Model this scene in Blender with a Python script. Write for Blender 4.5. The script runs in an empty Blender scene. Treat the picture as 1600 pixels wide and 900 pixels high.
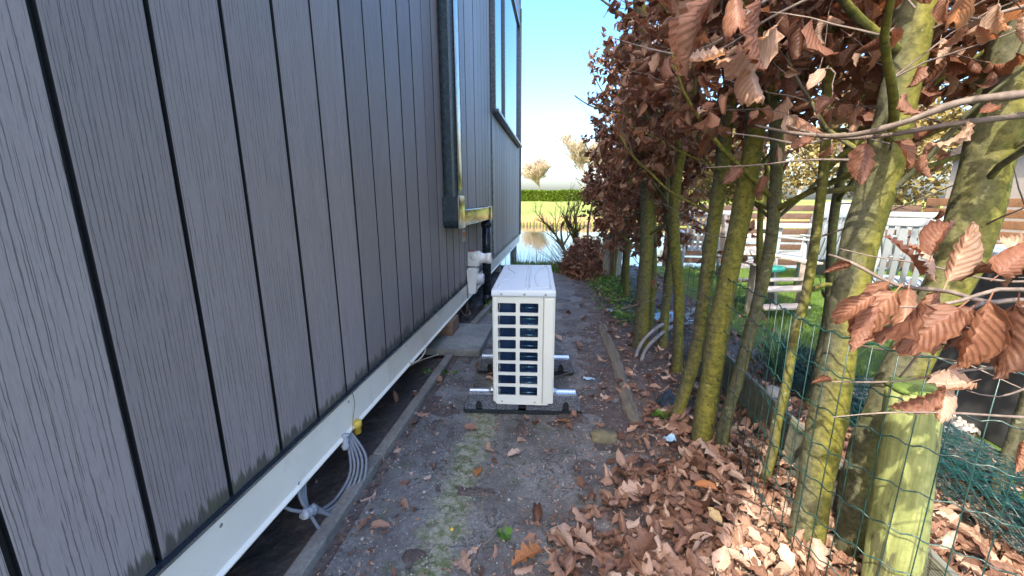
import bpy, bmesh, math, random
import numpy as np
from mathutils import Vector, Matrix, noise
random.seed(7); RNG = np.random.default_rng(7)
S = bpy.context.scene; COL = S.collection
R = math.radians
# ------------------------------------------------------------------ camera
CAM_H = 1.08; FPX = 625.0; PITCH = math.atan(138/625); YAW = math.atan(70/640)
cd = bpy.data.cameras.new('camera'); cam = bpy.data.objects.new('camera', cd); COL.objects.link(cam)
cam.location = (0, 0, CAM_H); cam.rotation_euler = (R(90)-PITCH, 0, YAW)
cd.sensor_width = 36; cd.lens = FPX/1600*36; cd.clip_start = .02; cd.clip_end = 3000
S.camera = cam
# ------------------------------------------------------------------ sky, sun, exposure
SUN_AZ = 215; SUN_EL = 50            # azimuth clockwise from +Y: behind the camera, over the house
w = bpy.data.worlds.new('World'); S.world = w; w.use_nodes = True
wn = w.node_tree.nodes; wl = w.node_tree.links
sky = wn.new('ShaderNodeTexSky'); sky.sky_type = 'NISHITA'; sky.sun_disc = False
sky.sun_elevation = R(SUN_EL); sky.sun_rotation = R(SUN_AZ)
sky.altitude = 0; sky.air_density = 1.0; sky.dust_density = 4.4; sky.ozone_density = 1.5
hs_ = wn.new('ShaderNodeHueSaturation'); gm_ = wn.new('ShaderNodeGamma'); gm_.inputs['Gamma'].default_value = 1.0; hs_.inputs['Saturation'].default_value = 1.4; wl.new(sky.outputs[0], gm_.inputs['Color']); wl.new(gm_.outputs[0], hs_.inputs['Color']); wl.new(hs_.outputs[0], wn['Background'].inputs[0]); wn['Background'].inputs[1].default_value = 0.15
sd = bpy.data.lights.new('sun', 'SUN'); sd.energy = 2.0; sd.angle = R(.53); sd.color = (1, .9, .74)
sun = bpy.data.objects.new('sun', sd); COL.objects.link(sun)
tos = Vector((math.sin(R(SUN_AZ))*math.cos(R(SUN_EL)), math.cos(R(SUN_AZ))*math.cos(R(SUN_EL)), math.sin(R(SUN_EL))))
sun.rotation_euler = tos.to_track_quat('Z', 'Y').to_euler(); sun.location = tos*30
S.view_settings.view_transform = 'Standard'; S.view_settings.look = 'None'
S.view_settings.exposure = 2.4; S.view_settings.gamma = 1
S.cycles.diffuse_bounces = 8; S.cycles.max_bounces = 10; S.cycles.transparent_max_bounces = 8

# ------------------------------------------------------------------ measured points (photo pixel + distance -> metres)
FW = Vector((-math.sin(YAW)*math.cos(PITCH), math.cos(YAW)*math.cos(PITCH), -math.sin(PITCH)))
RT = Vector((math.cos(YAW), math.sin(YAW), 0)); UP = RT.cross(FW)
def ray(x, y): return FW + RT*((x-800)/FPX) + UP*((450-y)/FPX)
def atY(x, y, Y): r = ray(x, y); t = Y/r.y; return Vector((r.x*t, Y, CAM_H+r.z*t))
def atX(x, y, X): r = ray(x, y); t = X/r.x; return Vector((X, r.y*t, CAM_H+r.z*t))
def atZ(x, y, Z): r = ray(x, y); t = (Z-CAM_H)/r.z; return Vector((r.x*t, r.y*t, Z))
def atD(x, y, D): r = ray(x, y); return r*D + Vector((0, 0, CAM_H))

# ------------------------------------------------------------------ materials
class Mat:
    def __init__(s, name):
        s.m = bpy.data.materials.new(name); s.m.use_nodes = True
        s.t = s.m.node_tree; s.N = s.t.nodes; s.L = s.t.links
        s.b = s.N['Principled BSDF']; s.out = s.N['Material Output']
        s._co = None; s._oi = None
    def n(s, t, ins={}, **kw):
        x = s.N.new(t)
        for k, v in kw.items(): setattr(x, k, v)
        for k, v in ins.items(): s.put(x.inputs[k], v)
        return x
    def put(s, sock, v):
        if isinstance(v, bpy.types.NodeSocket): s.L.new(v, sock)
        elif isinstance(v, bpy.types.Node): s.L.new(v.outputs[0], sock)
        else:
            if hasattr(sock.default_value, '__len__') and len(sock.default_value) == 4 and len(v) == 3: v = (*v, 1)
            sock.default_value = v
    def co(s, kind='Object', scale=None, off=None, rnd=False):
        tc = s.n('ShaderNodeTexCoord').outputs[kind]
        if rnd:
            q = s.n('ShaderNodeVectorMath', {0: (17.3, 31.7, 9.1), 'Scale': s.rand()}, operation='SCALE')
            tc = s.n('ShaderNodeVectorMath', {0: tc, 1: q.outputs[0]}, operation='ADD').outputs[0]
        if scale or off:
            mp = s.n('ShaderNodeMapping', {'Vector': tc})
            if scale: mp.inputs['Scale'].default_value = scale
            if off: mp.inputs['Location'].default_value = off
            return mp.outputs[0]
        return tc
    def rand(s):
        if not s._oi: s._oi = s.n('ShaderNodeObjectInfo')
        return s._oi.outputs['Random']
    def noise(s, vec, scale, detail=4, rough=.55, dist=0):
        return s.n('ShaderNodeTexNoise', {'Vector': vec, 'Scale': scale, 'Detail': detail, 'Roughness': rough, 'Distortion': dist}).outputs['Fac']
    def voro(s, vec, scale, out='Distance', feature='F1', rnd=1):
        return s.n('ShaderNodeTexVoronoi', {'Vector': vec, 'Scale': scale, 'Randomness': rnd}, feature=feature).outputs[out]
    def ramp(s, fac, *stops):
        r = s.n('ShaderNodeValToRGB', {0: fac}); e = r.color_ramp.elements
        while len(e) < len(stops): e.new(.5)
        for i, (p, c) in enumerate(stops):
            e[i].position = p
            e[i].color = (c, c, c, 1) if isinstance(c, (int, float)) else (*c, 1)
        return r.outputs[0]
    def mix(s, fac, a, b, mode='MIX'):
        x = s.n('ShaderNodeMix', data_type='RGBA', blend_type=mode)
        s.put(x.inputs[0], fac); s.put(x.inputs[6], a); s.put(x.inputs[7], b); return x.outputs[2]
    def math(s, op, a, b=0.0, c=0.0):
        x = s.n('ShaderNodeMath', operation=op); s.put(x.inputs[0], a); s.put(x.inputs[1], b); s.put(x.inputs[2], c); return x.outputs[0]
    def sep(s, vec): x = s.n('ShaderNodeSeparateXYZ', {0: vec}); return x.outputs
    def comb(s, a, b, c): x = s.n('ShaderNodeCombineXYZ', {0: a, 1: b, 2: c}); return x.outputs[0]
    def bump(s, h, strength=.4, dist=.01, prev=None):
        x = s.n('ShaderNodeBump', {'Height': h, 'Strength': strength, 'Distance': dist})
        if prev: s.put(x.inputs['Normal'], prev)
        return x.outputs[0]
    def done(s, col=None, rough=None, bump=None, metal=None, **kw):
        if col is not None: s.put(s.b.inputs['Base Color'], col)
        if rough is not None: s.put(s.b.inputs['Roughness'], rough)
        if bump is not None: s.L.new(bump, s.b.inputs['Normal'])
        if metal is not None: s.put(s.b.inputs['Metallic'], metal)
        for k, v in kw.items(): s.put(s.b.inputs[k], v)
        return s.m
def worn(name, col, rough=.5, var=.25, scale=18, bump=.15, metal=0, dirt=None, dirt_amt=.5, spec=None):
    """paint/plastic/metal with soft tonal variation, fine relief and a little dirt"""
    m = Mat(name); c = m.co(rnd=True)
    n1 = m.noise(c, scale, 5); n2 = m.noise(c, scale*7, 3)
    dark = tuple(x*(1-var) for x in col); lite = tuple(min(1, x*(1+var*.5)) for x in col)
    k = m.ramp(n1, (.3, dark), (.7, lite))
    if dirt: k = m.mix(m.ramp(m.noise(c, scale*.6, 7, .7), (1-dirt_amt-.08, 0), (1-dirt_amt+.16, .8)), k, dirt)
    rr = m.ramp(n2, (.3, max(0, rough-.08)), (.7, min(1, rough+.12)))
    kw = {}
    if spec is not None: kw['Specular IOR Level'] = spec
    return m.done(k, rr, m.bump(n2, bump, .003), metal, **kw)

def mk_plank():
    m = Mat('composite_cladding'); c = m.co(rnd=False)
    x = m.sep(c)
    # per-board shift so the grain never repeats
    rr = m.rand()
    sy = m.math('ADD', x[1], m.math('MULTIPLY', rr, 40)); sz = m.math('ADD', x[2], m.math('MULTIPLY', rr, 77))
    wob = m.noise(m.comb(rr, sy, sz), 2.2, 4, .6)
    wob2 = m.noise(m.comb(rr, sy, sz), 14, 3, .6)
    yy = m.math('ADD', sy, m.math('MULTIPLY', wob, .035)); yy = m.math('ADD', yy, m.math('MULTIPLY', wob2, .004))
    line = None
    for per_, amp_, seed_, lo_ in ((.0105, 4.5, 0, .44), (.0068, 6.5, 4.7, .52)):
        w1 = m.noise(m.comb(m.math('ADD', rr, seed_), m.math('MULTIPLY', sy, 22), m.math('MULTIPLY', sz, 1.3)), 1, 3, .6)
        w2 = m.noise(m.comb(m.math('ADD', rr, seed_), m.math('MULTIPLY', sy, 70), m.math('MULTIPLY', sz, 26)), 1, 2, .6)
        ph = m.math('ADD', m.math('MULTIPLY', sy, 6.2832/per_), m.math('ADD', m.math('MULTIPLY', w1, amp_*2), m.math('MULTIPLY', w2, 2.2)))
        l_ = m.ramp(m.math('SINE', ph), (.80, 0), (.97, 1))
        brk = m.ramp(m.noise(m.comb(m.math('ADD', rr, seed_), m.math('MULTIPLY', sy, 110), m.math('MULTIPLY', sz, 5)), 1, 3, .65), (lo_-.03, 0), (lo_+.07, 1))
        l_ = m.math('SUBTRACT', 1, m.math('MULTIPLY', l_, brk))
        line = l_ if line is None else m.math('MULTIPLY', line, l_)
    v2 = m.comb(rr, m.math('MULTIPLY', yy, 330), m.math('MULTIPLY', sz, 40))
    fine = m.noise(v2, 1, 4, .7)
    big = m.noise(c, 3, 4)
    base = m.mix(m.ramp(fine, (.25, 0), (.75, 1)), (.25, .212, .2), (.345, .298, .283))
    base = m.mix(m.ramp(big, (.3, 0), (.7, .35)), base, (.32, .27, .25))
    base = m.mix(m.math('MULTIPLY', m.math('SUBTRACT', 1, line), .72), base, (.06, .052, .05))
    tone = m.ramp(rr, (0, .82), (1, 1.1)); base = m.mix(1, base, tone, 'MULTIPLY')
    # splash stains at the foot of the boards, ragged and grain-following
    st = m.noise(m.comb(rr, m.math('MULTIPLY', sy, 60), m.math('MULTIPLY', sz, 3)), 1, 3, .6)
    patch = m.noise(m.comb(0, sy, 0), 6, 2)
    h = m.math('SUBTRACT', m.math('MULTIPLY', m.math('MULTIPLY', st, patch), .3), x[2])
    sm = m.ramp(m.math('ADD', m.math('MULTIPLY', h, 6), .35), (.55, 0), (.66, .75))
    base = m.mix(sm, base, (.036, .036, .026))
    green = m.ramp(m.noise(m.comb(rr, sy, sz), 16, 3), (.5, 0), (.65, .6))
    base = m.mix(m.math('MULTIPLY', m.math('MULTIPLY', green, sm), .6), base, (.09, .11, .02))
    b = m.bump(line, .5, .001); b = m.bump(fine, .3, .0008, b)
    return m.done(base, m.ramp(fine, (.2, .45), (.8, .62)), b)

def mk_bark():
    m = Mat('mossy_beech_bark'); c = m.co(rnd=True); x = m.sep(m.co('Generated'))
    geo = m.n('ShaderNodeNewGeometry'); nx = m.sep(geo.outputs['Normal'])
    n1 = m.noise(m.co(scale=(1, 1, .5), rnd=True), 7, 6, .65); n2 = m.noise(c, 60, 4, .7); n3 = m.noise(c, 220, 2)
    # moss by noise; garden-facing side painted yellower and brighter as if lit from there
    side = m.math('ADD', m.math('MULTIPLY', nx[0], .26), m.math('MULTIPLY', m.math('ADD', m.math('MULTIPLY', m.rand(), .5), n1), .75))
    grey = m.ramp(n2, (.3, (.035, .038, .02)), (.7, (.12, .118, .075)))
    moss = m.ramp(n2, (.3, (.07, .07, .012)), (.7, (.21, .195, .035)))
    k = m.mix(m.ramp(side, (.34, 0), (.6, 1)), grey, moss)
    k = m.mix(m.ramp(m.noise(c, 17, 5, .7), (.57, 0), (.66, .6)), k, (.035, .06, .01))
    k = m.mix(m.ramp(m.voro(c, 26), (.06, .75), (.14, 0)), k, (.02, .02, .013))
    rings = m.noise(m.co(scale=(4, 4, 45), rnd=True), 1.3, 4, .6)
    k = m.mix(m.ramp(rings, (.3, .55), (.42, 0)), k, (.03, .032, .016))
    k = m.mix(m.ramp(m.noise(c, 33, 3, .6), (.68, 0), (.72, .6)), k, (.24, .26, .18))
    b = m.bump(n2, .5, .004); b = m.bump(rings, .4, .004, b); b = m.bump(n3, .3, .0015, b)
    return m.done(k, .8, b, **{'Specular IOR Level': .25})

def mk_leaf(name='dry_leaf', tones=None, trans=.4, rough=.5):
    m = Mat(name)
    at = m.n('ShaderNodeAttribute', attribute_name='tint').outputs['Fac']
    r = m.math('FRACT', m.math('ADD', at, m.rand()))
    tones = tones or [(0, (.06, .026, .02)), (.2, (.125, .052, .035)), (.45, (.2, .092, .06)), (.65, (.26, .14, .095)), (.85, (.34, .225, .16)), (1, (.43, .32, .25))]
    base = m.ramp(r, *tones)
    uv = m.sep(m.co('UV'))
    au = m.math('MULTIPLY', m.math('ABSOLUTE', m.math('SUBTRACT', uv[0], .5)), 2)
    ph = m.math('SUBTRACT', m.math('MULTIPLY', uv[1], 62), m.math('MULTIPLY', au, 17))
    wv = m.math('SINE', ph)
    vein = m.ramp(wv, (.86, 0), (1, 1)); mid = m.ramp(au, (.03, 1), (.08, 0))
    vm = m.math('MAXIMUM', vein, mid)
    c = m.co('UV')
    blot = m.noise(m.comb(uv[0], m.math('ADD', uv[1], m.math('MULTIPLY', r, 9)), 0), 5, 5, .7)
    k = m.mix(m.ramp(blot, (.35, 0), (.7, .65)), base, m.mix(.5, base, (.3, .16, .085)))
    k = m.mix(m.ramp(blot, (.28, .5), (.42, 0)), k, (.035, .017, .013))
    k = m.mix(m.math('MULTIPLY', vm, .38), k, m.mix(1, base, (1.9, 1.9, 1.9), 'MULTIPLY'))
    b = m.bump(wv, .22, .002); b = m.bump(m.noise(c, 60, 3), .3, .001, b)
    m.done(k, rough, b, **{'Specular IOR Level': .35})
    tr = m.n('ShaderNodeBsdfTranslucent', {'Color': m.mix(1, k, (1.6, 1.1, .7), 'MULTIPLY'), 'Normal': b})
    mx = m.n('ShaderNodeMixShader', {0: trans, 1: m.b.outputs[0], 2: tr.outputs[0]})
    m.L.new(mx.outputs[0], m.out.inputs[0]); return m.m

def mk_ground():
    m = Mat('soil'); c = m.co(); x = m.sep(c)
    n1 = m.noise(c, 3.5, 6, .65); n2 = m.noise(c, 45, 5, .7); n3 = m.noise(c, 260, 3, .7)
    k = m.ramp(n2, (.28, (.036, .028, .025)), (.5, (.09, .07, .06)), (.72, (.17, .138, .115)))
    k = m.mix(m.ramp(n1, (.4, 0), (.65, .7)), k, (.04, .034, .033))
    # bits of wood chip, grit and broken leaf
    vc = m.voro(c, 95, 'Color'); vd = m.voro(c, 95)
    pick = m.sep(vc)[0]
    k = m.mix(m.math('MULTIPLY', m.ramp(pick, (.72, 0), (.76, 1)), m.ramp(vd, (.3, 1), (.45, 0))), k, (.11, .068, .045))
    k = m.mix(m.math('MULTIPLY', m.ramp(pick, (.0, 1), (.035, 0)), m.ramp(vd, (.2, 1), (.3, 0))), k, (.3, .29, .26))
    # sandier, browner soil in the dry strip beneath the house
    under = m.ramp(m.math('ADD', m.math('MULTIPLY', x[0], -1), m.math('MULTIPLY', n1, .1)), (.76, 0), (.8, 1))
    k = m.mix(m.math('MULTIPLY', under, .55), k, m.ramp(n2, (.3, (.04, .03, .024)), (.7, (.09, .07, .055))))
    moss = m.ramp(m.noise(c, 6, 5, .7), (.62, 0), (.72, .5)); k = m.mix(m.math('MULTIPLY', moss, .35), k, (.03, .045, .012))
    b = m.bump(n2, .8, .012); b = m.bump(vd, .35, .004, b); b = m.bump(n3, .5, .003, b)
    return m.done(k, m.ramp(n1, (.3, .48), (.7, .85)), b)

def mk_path():
    m = Mat('worn_concrete_path'); c = m.co(); x = m.sep(c)
    n1 = m.noise(c, 4, 6, .65); n2 = m.noise(c, 60, 5, .75); n3 = m.noise(c, 300, 2)
    k = m.ramp(n2, (.28, (.075, .074, .07)), (.5, (.16, .158, .15)), (.75, (.28, .278, .26)))
    k = m.mix(m.ramp(n1, (.38, 0), (.62, .8)), k, (.055, .049, .045))
    xc = m.math('ADD', x[0], m.math('MULTIPLY', m.noise(m.comb(0, x[1], 0), 2.5, 3), .16))
    far = m.ramp(x[1], (.0, 1), (1, 1))
    band = m.math('SUBTRACT', 1, m.math('MULTIPLY', m.math('ABSOLUTE', m.math('ADD', xc, .27)), 8))
    band = m.math('ADD', band, m.math('MULTIPLY', m.math('SUBTRACT', n2, .5), 1.1))
    band = m.math('ADD', band, m.math('MULTIPLY', m.math('SUBTRACT', m.noise(c, 16, 6, .75), .5), 2.4))
    k = m.mix(m.ramp(band, (.25, 0), (.8, .8)), k, m.mix(m.ramp(m.noise(c, 28, 5, .7), (.42, 0), (.58, 1)), (.09, .12, .03), (.3, .3, .22)))
    ck = m.math('ABSOLUTE', m.math('SUBTRACT', m.noise(m.co(scale=(1, 1, 1)), 2.3, 5, .6), .5)); k = m.mix(m.ramp(ck, (.0, .8), (.006, 0)), k, (.02, .02, .016))
    b2 = m.ramp(m.noise(c, 9, 5, .7), (.56, 0), (.7, .75)); k = m.mix(b2, k, (.045, .065, .02))
    vd = m.voro(c, 130); pick = m.sep(m.voro(c, 130, 'Color'))[1]
    k = m.mix(m.math('MULTIPLY', m.ramp(pick, (.9, 0), (.93, 1)), m.ramp(vd, (.2, 1), (.32, 0))), k, (.34, .33, .3))
    b = m.bump(n2, .5, .006); b = m.bump(vd, .3, .003, b)
    return m.done(k, m.ramp(n1, (.3, .5), (.7, .8)), b)

def mk_concrete(name, a, b_, moss=.3, sc=1):
    m = Mat(name); c = m.co(rnd=True)
    n1 = m.noise(c, 5*sc, 6, .65); n2 = m.noise(c, 70*sc, 4, .75)
    k = m.ramp(n2, (.3, a), (.7, b_)); k = m.mix(m.ramp(n1, (.4, 0), (.65, .6)), k, tuple(v*.5 for v in a))
    k = m.mix(m.ramp(m.noise(c, 11*sc, 5, .7), (.62-.25*moss, 0), (.8-.2*moss, moss)), k, (.05, .065, .02))
    return m.done(k, .8, m.bump(n2, .6, .004))
def mk_wood(name, a, b_, rough=.7, axis=1, green=0):
    m = Mat(name); sc = [40, 40, 40]; sc[axis] = 2.5
    c = m.co(scale=tuple(sc), rnd=False); c = m.n('ShaderNodeVectorMath', {0: c, 1: m.n('ShaderNodeVectorMath', {0: (50, 70, 90), 'Scale': m.rand()}, operation='SCALE').outputs[0]}, operation='ADD').outputs[0]
    g = m.noise(c, 1, 6, .65, .4); k = m.ramp(g, (.3, a), (.7, b_))
    o = m.co(rnd=True)
    k = m.mix(m.ramp(m.noise(o, 6, 5, .7), (.5, 0), (.72, .6)), k, tuple(v*.55 for v in a))
    if green: k = m.mix(m.ramp(m.noise(o, 9, 5, .7), (.6-.3*green, 0), (.8-.3*green, green)), k, (.075, .11, .018))
    return m.done(k, rough, m.bump(g, .5, .004))
def mk_grass(name, a, b_):
    m = Mat(name); at = m.n('ShaderNodeAttribute', attribute_name='tint').outputs['Fac']
    k = m.ramp(at, (0, a), (1, b_)); m.done(k, .55)
    tr = m.n('ShaderNodeBsdfTranslucent', {'Color': k})
    mx = m.n('ShaderNodeMixShader', {0: .3, 1: m.b.outputs[0], 2: tr.outputs[0]}); m.L.new(mx.outputs[0], m.out.inputs[0]); return m.m

M = {}
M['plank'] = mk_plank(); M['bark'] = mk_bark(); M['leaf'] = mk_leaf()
M['litter'] = mk_leaf('fallen_leaf_surface', [(0, (.07, .034, .024)), (.3, (.16, .085, .058)), (.6, (.26, .16, .115)), (.85, (.37, .265, .2)), (1, (.46, .37, .3))], .1, .6)
M['pale_leaf'] = mk_leaf('pale_leaf', [(0, (.4, .31, .15)), (1, (.46, .37, .2))], .2, .6)
M['orange_leaf'] = mk_leaf('orange_leaf', [(0, (.36, .15, .055)), (1, (.4, .19, .07))], .2, .6)
M['soil'] = mk_ground(); M['path'] = mk_path()
M['kerb'] = mk_concrete('kerb_concrete', (.12, .11, .095), (.26, .24, .2), .25)
M['paver'] = mk_concrete('paver_concrete', (.16, .165, .15), (.27, .275, .25), .45)
M['stone'] = mk_concrete('field_stone', (.1, .09, .05), (.23, .2, .12), .4, 2)
M['trim_dark'] = worn('dark_trim_metal', (.018, .026, .036), .25, .1, 4, 0, metal=.2)
M['flash'] = worn('white_skirting', (.86, .79, .66), .42, .07, 4, .05, dirt=(.5, .45, .36), dirt_amt=.36)
M['pipe'] = worn('anthracite_gutter', (.035, .055, .065), .24, .1, 4, 0, metal=.3)
M['shiny'] = worn('gold_sheen_metal', (.3, .27, .24), .17, .15, 3, 0, metal=.85, dirt=(.12, .07, .04), dirt_amt=.3)  # golden reflection of the field put into this pale warm metal
M['frame'] = worn('window_frame_paint', (.07, .085, .095), .25, .1, 5, .02)
m = Mat('window_glass'); M['glass'] = m.done((.03, .045, .06), .03, m.bump(m.noise(m.co(), 2, 2), .05, .01), 0, **{'Specular IOR Level': 1.0, 'IOR': 1.9})
M['roof'] = worn('brown_roof_edge', (.1, .075, .055), .6)
M['inner'] = worn('dark_backing', (.012, .013, .015), .6)
M['casing'] = worn('cream_powder_coat', (.62, .64, .57), .36, .05, 5, .04, dirt=(.45, .44, .36), dirt_amt=.25)
M['topc'] = worn('pale_grey_powder_coat', (.58, .64, .68), .5, .03, 5, 0)
m = Mat('blue_black_coil'); xx = m.sep(m.co()); s_ = m.math('SINE', m.math('MULTIPLY', m.math('ADD', xx[0], xx[1]), 2600))
M['coil'] = m.done(m.ramp(m.noise(m.co(scale=(3, 3, 1)), 5, 4), (.3, (.008, .025, .075)), (.7, (.025, .07, .16))), .35, m.bump(s_, .4, .001), .5)
M['tube'] = worn('coil_tube', (.09, .2, .27), .25, .2, metal=.7)
m = Mat('black_rubber'); c_ = m.co(); v_ = m.voro(c_, 260); M['rubber'] = m.done(m.ramp(m.sep(m.voro(c_, 260, 'Color'))[0], (.3, (.04, .044, .053)), (.55, (.085, .095, .112)), (1, (.17, .185, .21))), .75, m.bump(v_, .7, .003))
M['hole'] = worn('slot_shadow', (.012, .013, .015), .8)
M['alu'] = worn('aluminium_rail', (.62, .64, .66), .3, .1, 20, .05, metal=.9)
M['screw'] = worn('zinc_screw', (.35, .35, .33), .35, .1, metal=.8)
M['pvc'] = worn('white_pvc', (.74, .73, .67), .3, .06, 9, .05, dirt=(.42, .38, .3), dirt_amt=.2)
M['red'] = worn('red_print', (.6, .08, .05), .5); M['orange'] = worn('orange_print', (.75, .2, .05), .5)
M['white'] = worn('white_plastic', (.5, .52, .54), .35, .06, 6, .05, dirt=(.4, .4, .34), dirt_amt=.25)
M['chairp'] = worn('garden_plastic', (.27, .3, .32), .4, .08, 6, .05, dirt=(.2, .2, .17), dirt_amt=.3)
M['cable'] = worn('grey_cable', (.15, .16, .175), .4, .15, 40, .1, dirt=(.1, .09, .07), dirt_amt=.3)
M['cable_white'] = worn('cream_cable', (.5, .46, .36), .45, .1)
M['tape'] = worn('cloth_tape', (.32, .34, .36), .6, .3, 60, .6)
M['yellow'] = worn('yellow_plastic', (.62, .42, .05), .4, .2)
M['conduit'] = worn('grey_conduit', (.2, .2, .2), .45, .3, 30, .1)
M['wire'] = worn('green_coated_wire', (.01, .045, .042), .3, .3, 50, .05)
M['roll'] = worn('green_netting_wire', (.018, .085, .09), .35, .4, 30, .05)
m = Mat('mossy_treated_post'); c_ = m.co(); g_ = m.noise(m.co(scale=(60, 60, 3)), 1, 6, .7); q_ = m.noise(c_, 40, 4, .7)
k_ = m.mix(m.ramp(g_, (.35, 0), (.65, 1)), (.13, .15, .045), (.27, .3, .11)); k_ = m.mix(m.ramp(q_, (.35, .5), (.6, 0)), k_, (.09, .11, .03))
st_ = m.noise(m.co(scale=(16, 16, 3.2), off=(3.1, .4, 0)), 1, 5, .68); k_ = m.mix(m.ramp(st_, (.56, 0), (.6, .85)), k_, (.05, .048, .022))
M['post'] = m.done(k_, .8, m.bump(g_, .5, .004))
M['oldwood'] = mk_wood('silvered_timber', (.22, .22, .18), (.42, .42, .36), .85, 2, .1)
M['plankwood'] = mk_wood('weathered_kerb_board', (.11, .1, .08), (.22, .2, .165), .85, 1, .3)
M['brick'] = mk_wood('brown_timber_block', (.1, .062, .04), (.23, .145, .09), .8, 0)
M['deck'] = mk_wood('ribbed_deck_board', (.085, .09, .07), (.17, .175, .14), .8, 1, .35)
M['slat'] = mk_wood('orange_stained_slat', (.11, .05, .02), (.19, .095, .042), .7, 1)
M['slat2'] = mk_wood('grey_brown_slat', (.07, .04, .028), (.13, .08, .055), .75, 1)
M['chairwood'] = mk_wood('whitewashed_timber', (.4, .35, .29), (.56, .5, .43), .7, 0)
M['bluep'] = worn('pale_blue_plastic', (.3, .48, .62), .35, .2, 15)
M['blackp'] = worn('black_plastic', (.014, .02, .022), .3, .2)
M['bin'] = worn('dark_grey_board', (.045, .048, .052), .6, .3, 6, .4, dirt=(.08, .075, .065), dirt_amt=.35)
M['grey_cover'] = worn('grey_cover_cloth', (.2, .21, .22), .7, .2)
M['teal'] = worn('teal_cushion', (.03, .28, .22), .6)
M['twig'] = mk_wood('twig_bark', (.07, .052, .042), (.19, .15, .125), .7, 2)
M['twig_far'] = mk_wood('pale_far_twig', (.36, .28, .18), (.52, .43, .3), .8, 2)
m = Mat('lawn_turf'); n_ = m.noise(m.co(), 7, 6, .7); M['lawn'] = m.done(m.ramp(n_, (.3, (.06, .12, .014)), (.7, (.11, .19, .024))), .8, m.bump(m.noise(m.co(), 90, 4, .8), .9, .03))
m = Mat('meadow'); n_ = m.noise(m.co(scale=(1, .3, 1)), .25, 6, .7); n2_ = m.noise(m.co(scale=(1, 1, 1)), 2.5, 6, .8); M['meadow'] = m.done(m.mix(m.ramp(n2_, (.3, 0), (.7, .5)), m.ramp(n_, (.35, (.09, .15, .012)), (.65, (.16, .19, .02))), (.2, .19, .035)), .9, m.bump(n2_, .5, .1))
m = Mat('bank_reed'); n2_ = m.noise(m.co(), 3, 6, .8); M['bank'] = m.done(m.ramp(n2_, (.3, (.16, .115, .03)), (.7, (.27, .2, .06))), .9, m.bump(n2_, .8, .1))
m = Mat('canal_water'); cw = m.co(scale=(1, .35, 1)); M['water'] = m.done((.03, .04, .035), .03, m.bump(m.noise(cw, 7, 4, .6), .12, .02), 0, **{'Specular IOR Level': .9})
M['grass'] = mk_grass('grass_blade', (.08, .16, .014), (.17, .28, .03))
M['reed'] = mk_grass('reed_blade', (.22, .27, .2), (.4, .44, .34))
M['weed'] = mk_grass('weed_leaf', (.04, .11, .015), (.16, .3, .04))
M['hedge'] = mk_grass('evergreen_leaf', (.06, .12, .005), (.14, .2, .008))
M['bulb'] = mk_grass('strap_leaf', (.09, .2, .07), (.22, .36, .18))
M['willow'] = mk_grass('yellow_willow', (.17, .125, .03), (.26, .21, .07))
M['pebble'] = worn('pebble_stone', (.4, .39, .36), .6, .5, 8)
M['chip'] = worn('wood_chip_stuff', (.1, .07, .055), .8, .6, 30)
M['wallwhite'] = worn('cream_render', (.3, .26, .21), .8, .1)

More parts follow.
